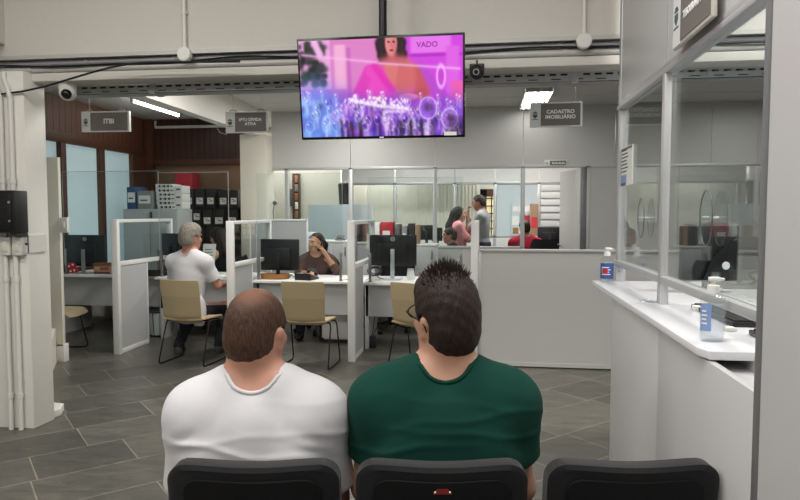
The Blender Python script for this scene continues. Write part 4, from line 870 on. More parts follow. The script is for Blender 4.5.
def gel_bottle(label, loc, rz, lm, lz, liquid):
    t = thing('gel_bottle', label, 'bottle', loc, rz, 'gel bottles on the booth counter')
    mb = MB(); prof = [(.012, 0), (.034, .0), (.038, .005), (.038, .128), (.035, .14), (.024, .147), (.016, .149), (.016, .158)]
    mb.lathe(prof, seg=28, sx=1, sy=.72); mb.build('body', M['gel'], t)
    mb = MB(); mb.lathe([(.008, .004), (.0345, .004), (.0345, .118), (.008, .118)], seg=24, sx=1, sy=.7); mb.build('gel', liquid, t)
    mb = MB()
    def lab(u, v): a = lz[0]+(lz[1]-lz[0])*u; return (.0392*math.cos(a), .0286*math.sin(a), lz[2]+(lz[3]-lz[2])*v)
    mb.sheet(lab, 12, 2, .0006); mb.build('label', lm, t)
    mb = MB()
    for k in range(4):
        def lr(u, v, k=k): a = lz[0]+(lz[1]-lz[0])*(.2+(.5-.08*(k % 2))*u); z = lz[2]+(lz[3]-lz[2])*(.25+.15*k+.06*v); return (.0402*math.cos(a), .0296*math.sin(a), z)
        mb.sheet(lr, 6, 1, .0004)
    mb.build('label_print', M['paper'], t)
    mb = MB(); mb.lathe([(.006, .154), (.018, .154), (.018, .176), (.012, .178), (.006, .178)], seg=24); mb.cyl((0, 0, .176), (0, 0, .192), .006); mb.box(-.013, .02, -.012, .012, .188, .202, .004); mb.box(.015, .034, -.006, .006, .191, .199, .003); mb.build('pump', M['paper'], t)
    return t
gq = milky('clear_gel', (226, 232, 236), .16)
gel_bottle('large clear gel bottle with pale blue label, nearest on the counter', (.705, 2.105, 1.08), math.radians(8), M['labelp'], (math.radians(185), math.radians(245), .035, .12), gq)
t = gel_bottle('gel bottle with a strong blue label at the far counter end', (.70, 3.85, 1.08), math.radians(10), M['label'], (math.radians(175), math.radians(330), .022, .112), gq)
mb = MB(); mb.sheet(lambda u, v: (.0415*math.cos(math.radians(215+45*u)), .0305*math.sin(math.radians(215+45*u)), .05+.03*v), 6, 2, .0006); mb.build('red_patch', M['red'], t)
mb = MB(); mb.box(.72, .78, 2.97, 3.03, 1.08, 1.083); 
for k in range(6): mb.ball((.70+.018*k, 3.0+.015*(k % 2), 1.086), (.012, .014, .006), 8)
tag(mb.build('plastic_wrap', M['gel']), 'crumpled clear plastic on the counter by the middle bracket', 'plastic')
def keyboard(label, loc, rz, L):
    t = thing('keyboard', label, 'keyboard', loc, rz, 'keyboards behind the booth glass')
    mb = MB(); mb.box(-.07, .07, -L/2, L/2, 0, .018, .004); mb.build('case', M['black'], t)
    mb = MB()
    for i in range(5):
        for j in range(int(L/.021)): mb.box(-.06+.024*i, -.04+.024*i, -L/2+.008+.021*j, -L/2+.025+.021*j, .018, .024)
    mb.build('keys', M['rubber'], t); return t
keyboard('black keyboard behind the glass near the middle post', (.93, 2.6, 1.08), .0, .46)
keyboard('black keyboard behind the glass near the corner post', (.93, 2.02, 1.08), .0, .42)
# staff side table of the booth, monitor, small things
t = thing('booth_table', 'pale inner table of the booth behind the glass', 'table', (1.75, 2.9, 0)); 
mb = MB(); mb.box(-.48, .48, -.95, 1.0, 1.02, 1.045, .003); mb.build('tabletop', M['counter'], t)
for x in (-.44, .44):
    for y in (-.9, .95): mb = MB(); mb.box(x-.02, x+.02, y-.02, y+.02, 0, 1.02); mb.build('leg', M['alu'], t)
a = onY(709, 255, 3.4); t = thing('monitor', 'black monitor inside the booth seen through the glass', 'monitor', (a.x, 3.4, 1.045), math.radians(12))
w = .148; zb, zt_ = onY(709, 281, 3.4).z-1.045, onY(709, 226, 3.4).z-1.045
mb = MB(); mb.box(-w, w, -.012, .02, zb, zt_, .004); mb.build('casing', M['black'], t)
mb = MB(); mb.prism([(-.05, -.02, zb), (w-.02, -.02, zb), (w-.02, -.02, zt_-.06), (.06, -.02, zt_-.1), (.0, -.02, zb+.12)], (0, -.012, 0), bev=.004); mb.build('back_cover', M['screen'], t)
mb = MB(); mb.cyl((.07, -.033, zb+.08), (.07, -.036, zb+.08), .02, seg=24); mb.build('logo', M['logo'], t)
mb = MB(); mb.box(-.05, .05, -.05, .06, 0, .012, .004); mb.box(-.03, .03, -.01, .01, 0, zb+.02); mb.build('stand', M['black'], t)
for px_, py_, Y, s, lab in ((701, 286, 2.75, .028, 'small white card box behind the gel bottle'), (731, 297, 2.3, .016, 'tiny white box between the two keyboards')):
    a = onY(px_, py_, Y); mb = MB(); mb.box(-s, s, -.02, .02, 0, s*.8, .003); o = mb.build('carton', M['paper']); o.location = (a.x, Y, 1.08 if a.x < 1.24 else 1.045); tag(o, lab, 'box')
# speaking discs and notice on the glass
for px_, lab in ((641, 'round clear speaking disc on the far booth pane'), (706, 'round clear speaking disc on the near booth pane')):
    a = onX(px_, 218, GX-.01); t = thing('speaking_disc', lab, 'acrylic disc', (GX-.012, a.y, a.z), 0, 'speaking discs on the booth glass')
    mb = MB(); mb.prism([(0, .064*math.cos(k*PI/24), .096*math.sin(k*PI/24)) for k in range(48)], (.004, 0, 0)); mb.build('disc', M['acryl'], t)
    mb = MB(); mb.tube([(.002, .064*math.cos(k*PI/24), .096*math.sin(k*PI/24)) for k in range(48)], .0026, 6, closed=True); mb.build('edge', M['alud'], t)
    mb = MB()
    for s in (-1, 1): mb.cyl((.004, .05*s, 0), (.026, .05*s, 0), .006)
    mb.build('spacer', M['acrylic_edge'], t)
a = onX(620.5, 150, GX+.01); b = onX(632, 183, GX+.01); y0, y1 = b.y, a.y; z0, z1 = 1.64, 1.855
t = thing('notice', 'white printed notice taped to the far booth pane', 'notice', (GX+.011, (y0+y1)/2, z0)); w = (y1-y0)/2
mb = MB(); mb.box(-.001, .001, -w, w, 0, z1-z0); mb.build('sheet', M['paper'], t)
mb = MB()
for k in range(7): mb.box(-.002, -.001, -w*(.1+.1*(k % 3)), w*.75, .2-.02*k-.004, .2-.02*k+.003)
mb.build('print', M['ink'], t); mb = MB(); mb.box(-.002, -.001, -w*.1, w*.85, .012, .06); mb.build('print_block', M['labelp'], t)
mb = MB(); mb.box(-.003, -.001, -w*.9, w, z1-z0-.014, z1-z0-.004); mb.box(-.003, -.001, 0, w, .0, .014); mb.build('tape', M['black'], t)
# little things on the low partition end
a = onY(465, 250, 6.6); t = thing('water_bottle', 'clear bottle standing beside the last divider', 'bottle', (deskx(459, 7.2), 7.2, .74))
mb = MB(); mb.lathe([(.02, 0), (.034, .004), (.034, .14), (.014, .19), (.014, .2)], seg=24); mb.build('body', M['gel'], t); mb = MB(); mb.lathe([(.008, .2), (.016, .2), (.016, .225), (.008, .225)], seg=20); mb.build('cap', M['paper'], t)
mb = MB(); mb.box(deskx(461, 7.26)-.012, deskx(461, 7.26)+.012, 7.25, 7.27, .74, 1.0, .003); tag(mb.build('holder_post', M['black']), 'short black post at the right end of the last desk', 'holder')
# ================================================================== PEOPLE
# bodies are smooth unions of tapered limbs, meshed as one surface (surface nets); clothes are the same forms, a little larger
V = lambda *a: np.array(a, float)
def nrm(v): return v/np.linalg.norm(v)
def rcone(a, b, r0, r1):
    a, b = np.array(a, float), np.array(b, float); d = b-a; L = d.dot(d)
    def f(P):
        q = P-a; t = np.clip(q@d/L, 0, 1); return np.linalg.norm(q-t[:, None]*d, axis=1)-(r0+(r1-r0)*t)
    f.lo = np.minimum(a-r0, b-r1); f.hi = np.maximum(a+r0, b+r1); return f
def ell(c, r, R=None):
    c, r = np.array(c, float), np.array(r, float)
    def f(P):
        q = P-c
        if R is not None: q = q@R
        k0 = np.linalg.norm(q/r, axis=1); k1 = np.linalg.norm(q/(r*r), axis=1)+1e-9; return k0*(k0-1)/k1
    m = r.max(); f.lo = c-m; f.hi = c+m; return f
def union(items):
    def f(P):
        d = items[0][0](P)
        for g, k in items[1:]:
            e = g(P)
            if k <= 0: d = np.minimum(d, e)
            else:
                h = np.maximum(k-np.abs(d-e), 0)/k; d = np.minimum(d, e)-h*h*k*.25
        return d
    f.lo = np.min([g.lo for g, _ in items], 0)-.04; f.hi = np.max([g.hi for g, _ in items], 0)+.04; return f
def surf(f, h):
    B = 4; lo = f.lo-2*h; n = (np.ceil((f.hi+2*h-lo)/(h*B)).astype(int))*B+1
    ax = [lo[i]+h*np.arange(n[i]) for i in range(3)]; nc = (n-1)//B
    cc = [lo[i]+h*(B*np.arange(nc[i])+B/2) for i in range(3)]
    G = np.stack(np.meshgrid(*cc, indexing='ij'), -1).reshape(-1, 3); dc = f(G).reshape(nc)
    near = np.abs(dc) < h*B*1.5
    D = np.full(n, 1.0); up = np.repeat(np.repeat(np.repeat(np.where(dc < 0, -1., 1.), B, 0), B, 1), B, 2); D[:-1, :-1, :-1] = up
    msk = np.zeros(n, bool); mm = np.repeat(np.repeat(np.repeat(near, B, 0), B, 1), B, 2); msk[:-1, :-1, :-1] |= mm
    for a in range(3):
        sl = [slice(None)]*3; s2 = [slice(None)]*3; sl[a] = slice(1, None); s2[a] = slice(0, -1); m0 = msk.copy(); msk[tuple(sl)] |= m0[tuple(s2)]
    I = np.argwhere(msk); P = lo+I*h; val = np.empty(len(P))
    for s in range(0, len(P), 200000): val[s:s+200000] = f(P[s:s+200000])
    D[msk] = val
    ins = D < 0; c8 = [ins[i:n[0]-1+i, j:n[1]-1+j, k:n[2]-1+k] for i in (0, 1) for j in (0, 1) for k in (0, 1)]
    al = np.logical_and.reduce(c8); an = np.logical_or.reduce(c8); cells = np.argwhere(an & ~al); idx = -np.ones(n-1, int); idx[tuple(cells.T)] = np.arange(len(cells))
    off = np.array([(i, j, k) for i in (0, 1) for j in (0, 1) for k in (0, 1)]); dv = np.stack([D[tuple((cells+o).T)] for o in off], 1)
    sm = np.zeros((len(cells), 3)); ct = np.zeros(len(cells))
    for p in range(8):
        for q in range(p+1, 8):
            if np.abs(off[p]-off[q]).sum() != 1: continue
            a, b = dv[:, p], dv[:, q]; x = (a < 0) != (b < 0); t = np.where(x, a/np.where(x, a-b, 1), 0)
            sm += np.where(x[:, None], off[p]+t[:, None]*(off[q]-off[p]), 0); ct += x
    vs = lo+h*(cells+sm/ct[:, None]); F = []
    for a in range(3):
        b, c = (a+1) % 3, (a+2) % 3; sl0 = [slice(None)]*3; sl1 = [slice(None)]*3; sl0[a] = slice(0, -1); sl1[a] = slice(1, None)
        e = np.argwhere(ins[tuple(sl0)] != ins[tuple(sl1)]); e = e[(e[:, b] > 0) & (e[:, c] > 0) & (e[:, b] < n[b]-1) & (e[:, c] < n[c]-1)]
        eb, ec = np.eye(3, dtype=int)[b], np.eye(3, dtype=int)[c]
        q = np.stack([idx[tuple((e-eb-ec).T)], idx[tuple((e-ec).T)], idx[tuple(e.T)], idx[tuple((e-eb).T)]], 1); fl = ~ins[tuple(e.T)]; q[fl] = q[fl][:, ::-1]; F.append(q)
    F = np.concatenate(F); F = F[(F >= 0).all(1)]
    # relax slightly so the voxel steps vanish
    for _ in range(2):
        acc = np.zeros_like(vs); cn = np.zeros(len(vs))
        for k in range(4): np.add.at(acc, F[:, k], vs[F[:, (k+1) % 4]]+vs[F[:, k-1]]); np.add.at(cn, F[:, k], 2)
        vs = vs*.45+.55*acc/np.maximum(cn, 1)[:, None]
    return vs, F
def mesh_of(name, f, h, m, parent):
    vs, F = surf(f, h); me = bpy.data.meshes.new(name); me.from_pydata(vs.tolist(), [], F.tolist()); me.materials.append(m); me.shade_smooth(); me.update()
    return link(name, me, parent)
def cut(f, g):           # keep f where g < 0
    def k(P): return np.maximum(f(P), g(P))
    k.lo, k.hi = f.lo, f.hi; return k
def plane(p, n):
    p = np.array(p, float); n = nrm(np.array(n, float)); return lambda P: (P-p)@n
def swell(f, amount, wr=None):
    def k(P):
        d = f(P)-amount
        if wr is not None: d = d-wr(P)
        return d
    k.lo, k.hi = f.lo-abs(amount)-.01, f.hi+abs(amount)+.01; return k
def rotz(a): c, s = math.cos(a), math.sin(a); return np.array([[c, -s, 0], [s, c, 0], [0, 0, 1]])
def rotx(a): c, s = math.cos(a), math.sin(a); return np.array([[1, 0, 0], [0, c, -s], [0, s, c]])
def roty(a): c, s = math.cos(a), math.sin(a); return np.array([[c, 0, s], [0, 1, 0], [-s, 0, c]])
def skinmat(name, rgb): 
    m = mat(name, rgb, .5, bump=.05, scale=220, vary=.05); b = m.node_tree.nodes['Principled BSDF']; b.inputs['Subsurface Weight'].default_value = .08; b.inputs['Subsurface Radius'].default_value = (.02, .008, .004); return m
def hairmat(name, c1, c2, sc=120, bald=None, skin=None, grey=None):
    m, n, l, b = nmat(name); tc = n.new('ShaderNodeTexCoord'); mp = n.new('ShaderNodeMapping'); mp.inputs['Scale'].default_value = (1, 1, .25); l.new(tc.outputs['Object'], mp.inputs['Vector'])
    nz = n.new('ShaderNodeTexNoise'); nz.inputs['Scale'].default_value = sc; nz.inputs['Detail'].default_value = 6; nz.inputs['Roughness'].default_value = .7; l.new(mp.outputs['Vector'], nz.inputs['Vector'])
    cr = n.new('ShaderNodeValToRGB'); cr.color_ramp.elements[0].position = .35; cr.color_ramp.elements[1].position = .68; cr.color_ramp.elements[0].color = srgb(*c1); cr.color_ramp.elements[1].color = srgb(*c2); l.new(nz.outputs['Fac'], cr.inputs['Fac'])
    col = cr.outputs['Color']
    def patch(col, spots, rgb, hard):
        for c, r in spots:
            vm = n.new('ShaderNodeVectorMath'); vm.operation = 'DISTANCE'; l.new(tc.outputs['Object'], vm.inputs[0]); vm.inputs[1].default_value = c
            ad = n.new('ShaderNodeMath'); ad.operation = 'MULTIPLY_ADD'; l.new(nz.outputs['Fac'], ad.inputs[0]); ad.inputs[1].default_value = .05; l.new(vm.outputs['Value'], ad.inputs[2])
            mr = n.new('ShaderNodeMapRange'); mr.interpolation_type = 'SMOOTHSTEP'; l.new(ad.outputs[0], mr.inputs['Value']); mr.inputs['From Min'].default_value = r*.45; mr.inputs['From Max'].default_value = r*1.25; mr.inputs['To Min'].default_value = hard; mr.inputs['To Max'].default_value = 0
            mx = n.new('ShaderNodeMix'); mx.data_type = 'RGBA'; l.new(mr.outputs['Result'], mx.inputs['Factor']); l.new(col, mx.inputs['A']); mx.inputs['B'].default_value = srgb(*rgb); col = mx.outputs['Result']
        return col
    if bald: col = patch(col, bald, skin, .5)
    if grey: col = patch(col, grey, (150, 138, 128), .6)
    l.new(col, b.inputs['Base Color']); b.inputs['Roughness'].default_value = .55; b.inputs['Specular IOR Level'].default_value = .3
    bp = n.new('ShaderNodeBump'); bp.inputs['Strength'].default_value = .6; bp.inputs['Distance'].default_value = .006; l.new(nz.outputs['Fac'], bp.inputs['Height']); l.new(bp.outputs['Normal'], b.inputs['Normal'])
    return m
def hand_prims(w, elbow, palm_n, curl, s=1.0, thumb_side=1):
    """palm, four unequal fingers with two knuckle bends, thumb from the side of the palm; curl in radians per joint"""
    d = nrm(w-elbow); pn = palm_n-d*palm_n.dot(d); pn = nrm(pn); sd = np.cross(d, pn)*thumb_side; out = []
    pc = w+d*.045*s; R = np.stack([sd, d, pn], 1)
    out.append((ell(pc, V(.036, .048, .016)*s, R), .02)); out.append((rcone(w-d*.02, w+d*.02, .024*s, .025*s), .015))
    for k, (o, L) in enumerate(((.027, .072), (.009, .080), (-.009, .075), (-.026, .058))):
        p = w+d*.078*s+sd*o*s; ang = 0; dirn = d
        for j, fr in enumerate((.44, .32, .24)):
            ang += curl*(1+.08*k); dirn = d*math.cos(ang)+pn*math.sin(ang); q = p+dirn*L*fr*s
            out.append((rcone(p, q, (.0088-.0008*j)*s, (.0082-.0008*j)*s), .004)); p = q
    p = w+d*.022*s+sd*.026*s+pn*.004; dirn = nrm(d*.62+sd*.72+pn*.25)
    for j, L in enumerate((.036, .03, .024)):
        q = p+dirn*L*s; out.append((rcone(p, q, (.0115-.001*j)*s, (.0102-.001*j)*s), .006)); p = q; dirn = nrm(dirn+d*.35+pn*.3*curl-sd*.2)
    return out
def head_prims(hc, Rh, s, ears=True):
    P = lambda x, y, z: hc+Rh@(V(x, y, z)*s); E = lambda x, y, z, r, R=None: ell(P(x, y, z), V(*r)*s, Rh if R is None else Rh@R)
    L = [(E(0, -.012, .028, (.075, .094, .094)), .02), (E(0, .03, -.04, (.060, .062, .075)), .04), (E(0, .056, -.088, (.034, .03, .026)), .035), (E(0, -.05, -.03, (.060, .05, .06)), .04),
         (rcone(P(0, .092, .012), P(0, .112, -.024), .008*s, .0125*s), .012), (E(0, .113, -.028, (.012, .010, .009)), .008), (E(-.012, .103, -.03, (.008, .008, .007)), .006), (E(.012, .103, -.03, (.008, .008, .007)), .006),
         (E(0, .088, .032, (.05, .014, .012)), .014), (E(.032, .074, -.022, (.024, .02, .02)), .02), (E(-.032, .074, -.022, (.024, .02, .02)), .02),
         (E(0, .092, -.054, (.022, .011, .006)), .006), (E(0, .090, -.064, (.019, .011, .0065)), .006)]
    if ears:
        for k in (-1, 1):
            L += [(E(.076*k, -.012, -.008, (.008, .019, .030), rotz(-.35*k)), .006), (E(.083*k, -.018, .006, (.006, .017, .019), rotz(-.45*k)), .004), (E(.076*k, -.002, -.034, (.007, .010, .012)), .005)]
    return L
def person(name, label, loc, rz, p):
    """p: local joints (x right, y ahead, z up) and looks"""
    t = thing(name, label, 'person', loc, rz); G = lambda k: np.array(p[k], float)
    hip, neck, hc = G('hip'), G('neck'), G('head'); s = p.get('hs', 1.0); h = p.get('h', .007); bs = p.get('bulk', 1.0)
    Rh = rotz(p.get('yaw', 0))@rotx(p.get('pitch', 0))@roty(p.get('roll', 0))
    up = nrm(neck-hip); SL, SR = G('shL'), G('shR'); rt = nrm(SR-SL); fw = nrm(np.cross(up, rt)); rt = np.cross(fw, up); RT = np.stack([rt, fw, up], 1); T = np.linalg.norm(neck-hip); sw = np.linalg.norm(SR-SL)/2
    at = lambda x, y, z: hip+rt*x+fw*y+up*z
    wa = p.get('waist', .15); dp = p.get('depth', .115); fem = p.get('bust', 0)
    torso = [(ell(at(0, 0, .0), V(wa*1.08, dp*1.05, .13), RT), .05), (ell(at(0, .012, T*.36), V(wa*1.02, dp*1.02, T*.33), RT), .06), (ell(at(0, .0, T*.66), V(sw*1.0, dp, T*.33), RT), .06),
             (rcone(at(-sw*.62, -.005, T*.84), at(sw*.62, -.005, T*.84), .075*bs, .075*bs), .06), (rcone(at(-p.get('tx', .045), -.02, T*.97), SL, .058*bs, .062*bs), .05), (rcone(at(p.get('tx', .045), -.02, T*.97), SR, .058*bs, .062*bs), .05)]
    if p.get('lats'):
        for k in (-1, 1): torso.append((ell(at(.78*k*sw, -.012, T*.5), V(.07, dp*.86, T*.40), RT), .06))
    if p.get('belly'): torso.append((ell(at(0, .07, T*.25), V(wa*.9, dp*.9, .13), RT), .06))
    if fem:
        for k in (-1, 1): torso.append((ell(at(.075*k, dp*.75, T*.62), V(.062, .055, .062)*fem, RT), .03))
    ua, fa = [], []; ar = p.get('arm', .047)*bs; W = {}
    for sd, S in (('L', SL), ('R', SR)):
        E_, W_ = G('el'+sd), G('wr'+sd); W[sd] = (E_, W_)
        ua += [(ell(S, V(1, 1, 1)*ar*1.32), .04), (rcone(S, E_, ar*1.18, ar*.88), .04)]; fa += [(rcone(E_, W_, ar*.9, ar*.56), .02)]
    legs, shoe = [], []; lr = p.get('leg', .078)
    for sd in 'LR':
        K, A = G('kn'+sd), G('an'+sd); hx_ = at((-1 if sd == 'L' else 1)*.09, 0, -.01)
        legs += [(rcone(hx_, K, lr*1.12, lr*.76), .04), (rcone(K, A, lr*.74, lr*.5), .03), (ell(K+(A-K)*.3+V(0, -.015, 0), V(.048, .05, .11)), .03)]
        tdir = nrm(np.array(p.get('toe'+sd, (0, 1, 0)), float)); Rt = np.stack([np.cross(tdir, V(0, 0, 1)), tdir, V(0, 0, 1)], 1); z0 = A[2]-.085
        shoe += [(ell(V(A[0], A[1], z0+.05)+tdir*.0, V(.04, .055, .06), Rt), .0), (ell(V(A[0], A[1], z0+.042)+tdir*.10, V(.047, .10, .042), Rt), .03), (ell(V(A[0], A[1], z0+.05), V(.037, .045, .075), Rt), .02)]
    nk = at(0, -.01, T*.94); neckp = [(rcone(nk, hc+Rh@(V(0, -.022, -.045)*s), p.get('nr', .06), p.get('nr', .06)*.95), .03)]
    hands = []
    for sd in 'LR':
        E_, W_ = W[sd]; hands += hand_prims(W_, E_, np.array(p.get('palm'+sd, (0, 0, -1)), float), p.get('curl'+sd, .35), p.get('hand', .95), -1 if sd == 'R' else 1)
    body = union(head_prims(hc, Rh, s)+neckp+torso+ua+fa+legs+hands)
    mesh_of('body', body, h, p['skin'], t)
    # ---- clothes
    sl = p.get('sleeve', .6); SH = list(torso); caps = []
    for sd, S in (('L', SL), ('R', SR)):
        E_, W_ = W[sd]
        if sl <= 1: e = S+(E_-S)*sl; SH += [(ell(S, V(1, 1, 1)*ar*1.36), p.get('sk', .04)), (rcone(S, e, ar*1.24, ar*1.12+.006), p.get('sk', .04))]; caps.append((e, E_-S))
        else: e = E_+(W_-E_)*(sl-1); SH += [(ell(S, V(1, 1, 1)*ar*1.34), .04), (rcone(S, E_, ar*1.22, ar*1.0), .04), (rcone(E_, e, ar*.98, ar*.72), .02)]; caps.append((e, W_-E_))
    if sl == 0: SH = list(torso)
    rs = np.random.RandomState(p.get('seed', 1)); ph = rs.rand(8)*6.28; am = p.get('fold', .003)
    def wr(P):
        q = P-hip; x, y, z = q@rt, q@fw, q@up
        lowm = np.exp(-((z-T*p.get('foldz', .18))/(T*.17))**2)
        wob = .018*np.sin(x*8+ph[0])+.008*np.sin(x*21+ph[1])
        a = sum(w*np.exp(-((z-T*p.get('foldz', .18)-o-wob*g)/.009)**2)*(.5+.5*np.sin(x*7+f_)) for o, w, g, f_ in ((-.035, 1.0, 1, ph[2]), (0, .8, -.7, ph[3]), (.03, .7, 1.3, ph[4]), (.085, .35, -1.2, ph[5])))
        a = a+.45*np.sin(z*70+40*(np.abs(x)-sw)+4*np.sin(z*22+ph[6]))*np.exp(-((np.abs(x)-sw*1.02)/.05)**2)*np.exp(-((z-T*.6)/(T*.25))**2)
        a = a+.30*np.sin(x*23+z*17+ph[7]+2*np.sin(z*14))*np.sin(z*19-x*9+ph[1])
        return am*a
    shirt = swell(union(SH), p.get('ease', .009), wr)
    zt = p.get('neckline', .985); ncy = p.get('ncy', -.005); ncut = ell(at(0, ncy, T*zt+.035), V(p.get('nw', .078), .115, .062), RT)
    gs = [lambda P: -ncut(P)]
    for e, d in (caps if sl > 0 else []):
        dn = nrm(d); gs.append(lambda P, e=e, dn=dn: (lambda q: np.where((np.linalg.norm(q-(q@dn)[:, None]*dn, axis=1) < ar*1.75) & (q@dn < .13), q@dn, -1))(P-e))
    if sl == 0:
        for S in (SL, SR):
            gs.append(lambda P, S=S: .075-np.linalg.norm(P-(S+rt*(.03 if S is SR else -.03)), axis=1))
    hemz = p.get('hem', -.06); gs.append(plane(at(0, 0, hemz), -up))
    if p.get('tail'):
        c, r = p['tail']; SHIRT0 = shirt
        tl = ell(at(*c), V(*r), RT); shirt = union([(shirt, 0), (tl, .03)])
        gs[-1] = plane(at(0, 0, c[2]-r[2]*.75), -up)
    if p.get('hairlong') is None: pass
    cl = cut(shirt, lambda P: np.max([g(P) for g in gs], 0)); cl.lo, cl.hi = shirt.lo, shirt.hi
    so = mesh_of(p.get('topname', 't_shirt'), cl, p.get('hc', h), p['shirt'], t)
    if p.get('collar'):   # ribbed neckline that follows the opening
        pts = []
        for k in range(48):
            a = k*PI/24; rr_ = np.linspace(.02, .16, 141); cz_ = T*zt+.035; cand = None
            for zz in np.linspace(-.062, .02, 83):     # highest shirt point on the rim of the opening in this direction
                rim = math.sqrt(max(0, 1-(min(zz, 0)/.062)**2)); q_ = at(p.get('nw', .078)*rim*math.cos(a), ncy+.115*rim*math.sin(a), cz_+zz)
                if shirt(q_[None])[0] < 0: cand = q_
            if cand is not None: pts.append(cand)
        mb = MB(); mb.tube([Vector(q) for q in pts], .0065, 8, closed=True); mb.build('collar', p['shirt'], so, 60)
    tr = swell(union([(ell(at(0, 0, -.0), V(wa*1.1, dp*1.12, .12), RT), .05)]+legs), .012, lambda P: .003*np.sin(P[:, 2]*55+P[:, 0]*30+P[:, 1]*40))
    g2 = [plane(at(0, 0, p.get('waistz', .06)), up)]
    for sd in 'LR': A = G('an'+sd); g2.append(lambda P, A=A: np.where(np.linalg.norm(P-A, axis=1) < .13, A[2]-.015-P[:, 2], -1))
    tc_ = cut(tr, lambda P: np.max([g(P) for g in g2], 0)); mesh_of('trousers', tc_, max(h, .008), p['trousers'], t)
    for q_ in (shoe[:3], shoe[3:]):
        sh = union(q_); fl = sh.lo[2]+.04; shc = cut(sh, lambda P, fl=fl: max(fl, .004)-P[:, 2]); shc.lo, shc.hi = sh.lo, sh.hi; mesh_of('shoe', shc, .008, p['shoe'], t)
    # ---- hair
    hm = p['hairmat']; P3 = lambda x, y, z: hc+Rh@(V(x, y, z)*s); th = p.get('hairth', .010)
    sk = union([(ell(P3(0, -.012, .03), V(.076, .095, .094)*s, Rh), .0), (ell(P3(0, -.052, -.025), V(.064, .052, .06)*s, Rh), .03)]+p.get('hairadd', lambda P3, Rh, s: [])(P3, Rh, s))
    inv = Rh.T
    def hair(P):
        q = (P-hc)@inv.T/s; x, y, z = q[:, 0], q[:, 1], q[:, 2]
        line = p.get('nape', -.072)+np.where(y > -.06, (y+.06)*p.get('rise', 1.05), 0); edge = line-z
        ear = .034-np.sqrt((np.abs(x)-.078)**2*.3+(y+.006)**2+(z+.012)**2*.8)
        d = sk(P)-th*(1+min(.18, .0016/th)*np.sin(q[:, 0]*160+q[:, 2]*50)*np.sin(q[:, 1]*130+q[:, 2]*90))
        fr = np.maximum(edge, ear)
        return np.maximum(d, fr*s+np.where(fr > -.02, 0, 0))
    hair.lo, hair.hi = sk.lo-.03, sk.hi+.03
    hd = mesh_of('hair', hair, min(h, .005), hm, t) if not p.get('nohair') else None
    if p.get('longhair'):
        L = p['longhair'](P3, at, T); f = union(L); g = swell(f, 0, lambda P: .004*np.sin(P[:, 0]*170+6*np.sin(P[:, 2]*14))*np.sin(P[:, 1]*150)); mesh_of('long_hair', g, .006, hm, t)
    # eyes and brows
    for k in (-1, 1):
        mb = MB(); mb.ball(P3(.031*k, .0715, .008), .0105*s, 14); q = P3(.031*k, .0785, .008); mb.ball(q, .0052*s, 10, 1); o = mb.build('eye', [M['eye'], M['screen']], t)
        mb = MB(); mb.tube([P3(.016*k, .099, .026), P3(.031*k, .098, .031), P3(.048*k, .086, .026)], .0034*s, 6); mb.build('eyebrow', hm, t)
    mb = MB(); mb.tube([P3(-.022, .098, -.058), P3(0, .105, -.058), P3(.022, .098, -.058)], .0035*s, 6); mb.build('lips', p.get('lip', M['lip']), t)
    t['frame'] = 0; del t['frame']
    return t, P3, Rh, at
M['lip'] = mat('lips', (164, 92, 84), .45)
denim = fabric('dark_denim', (42, 44, 52), 600); M['shoe'] = mat('shoe_canvas', (78, 74, 70), .7); M['dshoe'] = mat('dark_shoe', (36, 35, 36), .5)
white = fabric('white_cotton', (204, 203, 207), 900, .95, .12, .015); green = fabric('dark_green_cotton', (14, 58, 49), 900, .95, .14, .05)
# --- the two waiting men, on the row of black seats
def seated(hx=0.0, shz=.90, sw=.20, headz=1.13, hy=.05, **k):
    d = dict(hip=(hx, -.02, .53), neck=(hx, .045, shz+.09), head=(hx, hy, headz), shL=(hx-sw, .015, shz), shR=(hx+sw, .015, shz), elL=(hx-sw-.045, .05, shz-.27), elR=(hx+sw+.045, .05, shz-.27), wrL=(hx-.12, .27, .62), wrR=(hx+.12, .27, .62),
             knL=(hx-.13, .42, .50), knR=(hx+.13, .42, .50), anL=(hx-.14, .44, .095), anR=(hx+.14, .44, .095), trousers=denim, shoe=M['dshoe'], palmL=(.3, 0, -1), palmR=(-.3, 0, -1))
    d.update(k); return d
skA = skinmat('ruddy_skin', (186, 136, 116)); skB = skinmat('warm_skin', (184, 138, 116)); skC = skinmat('tan_skin', (186, 140, 112)); skD = skinmat('brown_skin', (150, 104, 82))
h1 = (-.006, .06, 1.110)
man1 = seated(shz=.868, sw=.178, headz=1.112, tx=.075, hs=1.07, head=h1, h=.006, hc=.005, yaw=-.30, pitch=-.06, skin=skA, shirt=white, waist=.185, depth=.135, bulk=1.12, arm=.052, nr=.076, sleeve=.86, fold=.004, ease=.010, neckline=.95, nw=.105, collar=True, belly=1, lats=1, sk=.06, foldz=.66, seed=3,
     hairmat=hairmat('thinning_brown_hair', (48, 32, 25), (92, 64, 48), 170, [((h1[0]-.005, h1[1]-.05, h1[2]+.135), .085), ((h1[0]+.03, h1[1]+.03, h1[2]+.14), .08)], (150, 106, 84), [((h1[0]+.075, h1[1]+.04, h1[2]-.02), .05)]), hairth=.007, nape=-.088, rise=1.15)
x1, d1 = -.436, 1.905
person('person', 'seated man with thinning brown hair in a white long sleeved shirt', tuple(fwd(x1, d1)), YAW, man1)
h2 = (.004, .05, 1.148)
def spiky(P3, Rh, s): return [(ell(P3(0, .0, .075), V(.066, .085, .07)*s, Rh), .03), (ell(P3(0, .05, .085), V(.055, .05, .05)*s, Rh), .03)]
hm2 = hairmat('short_dark_brown_hair', (20, 13, 11), (58, 40, 31), 150)
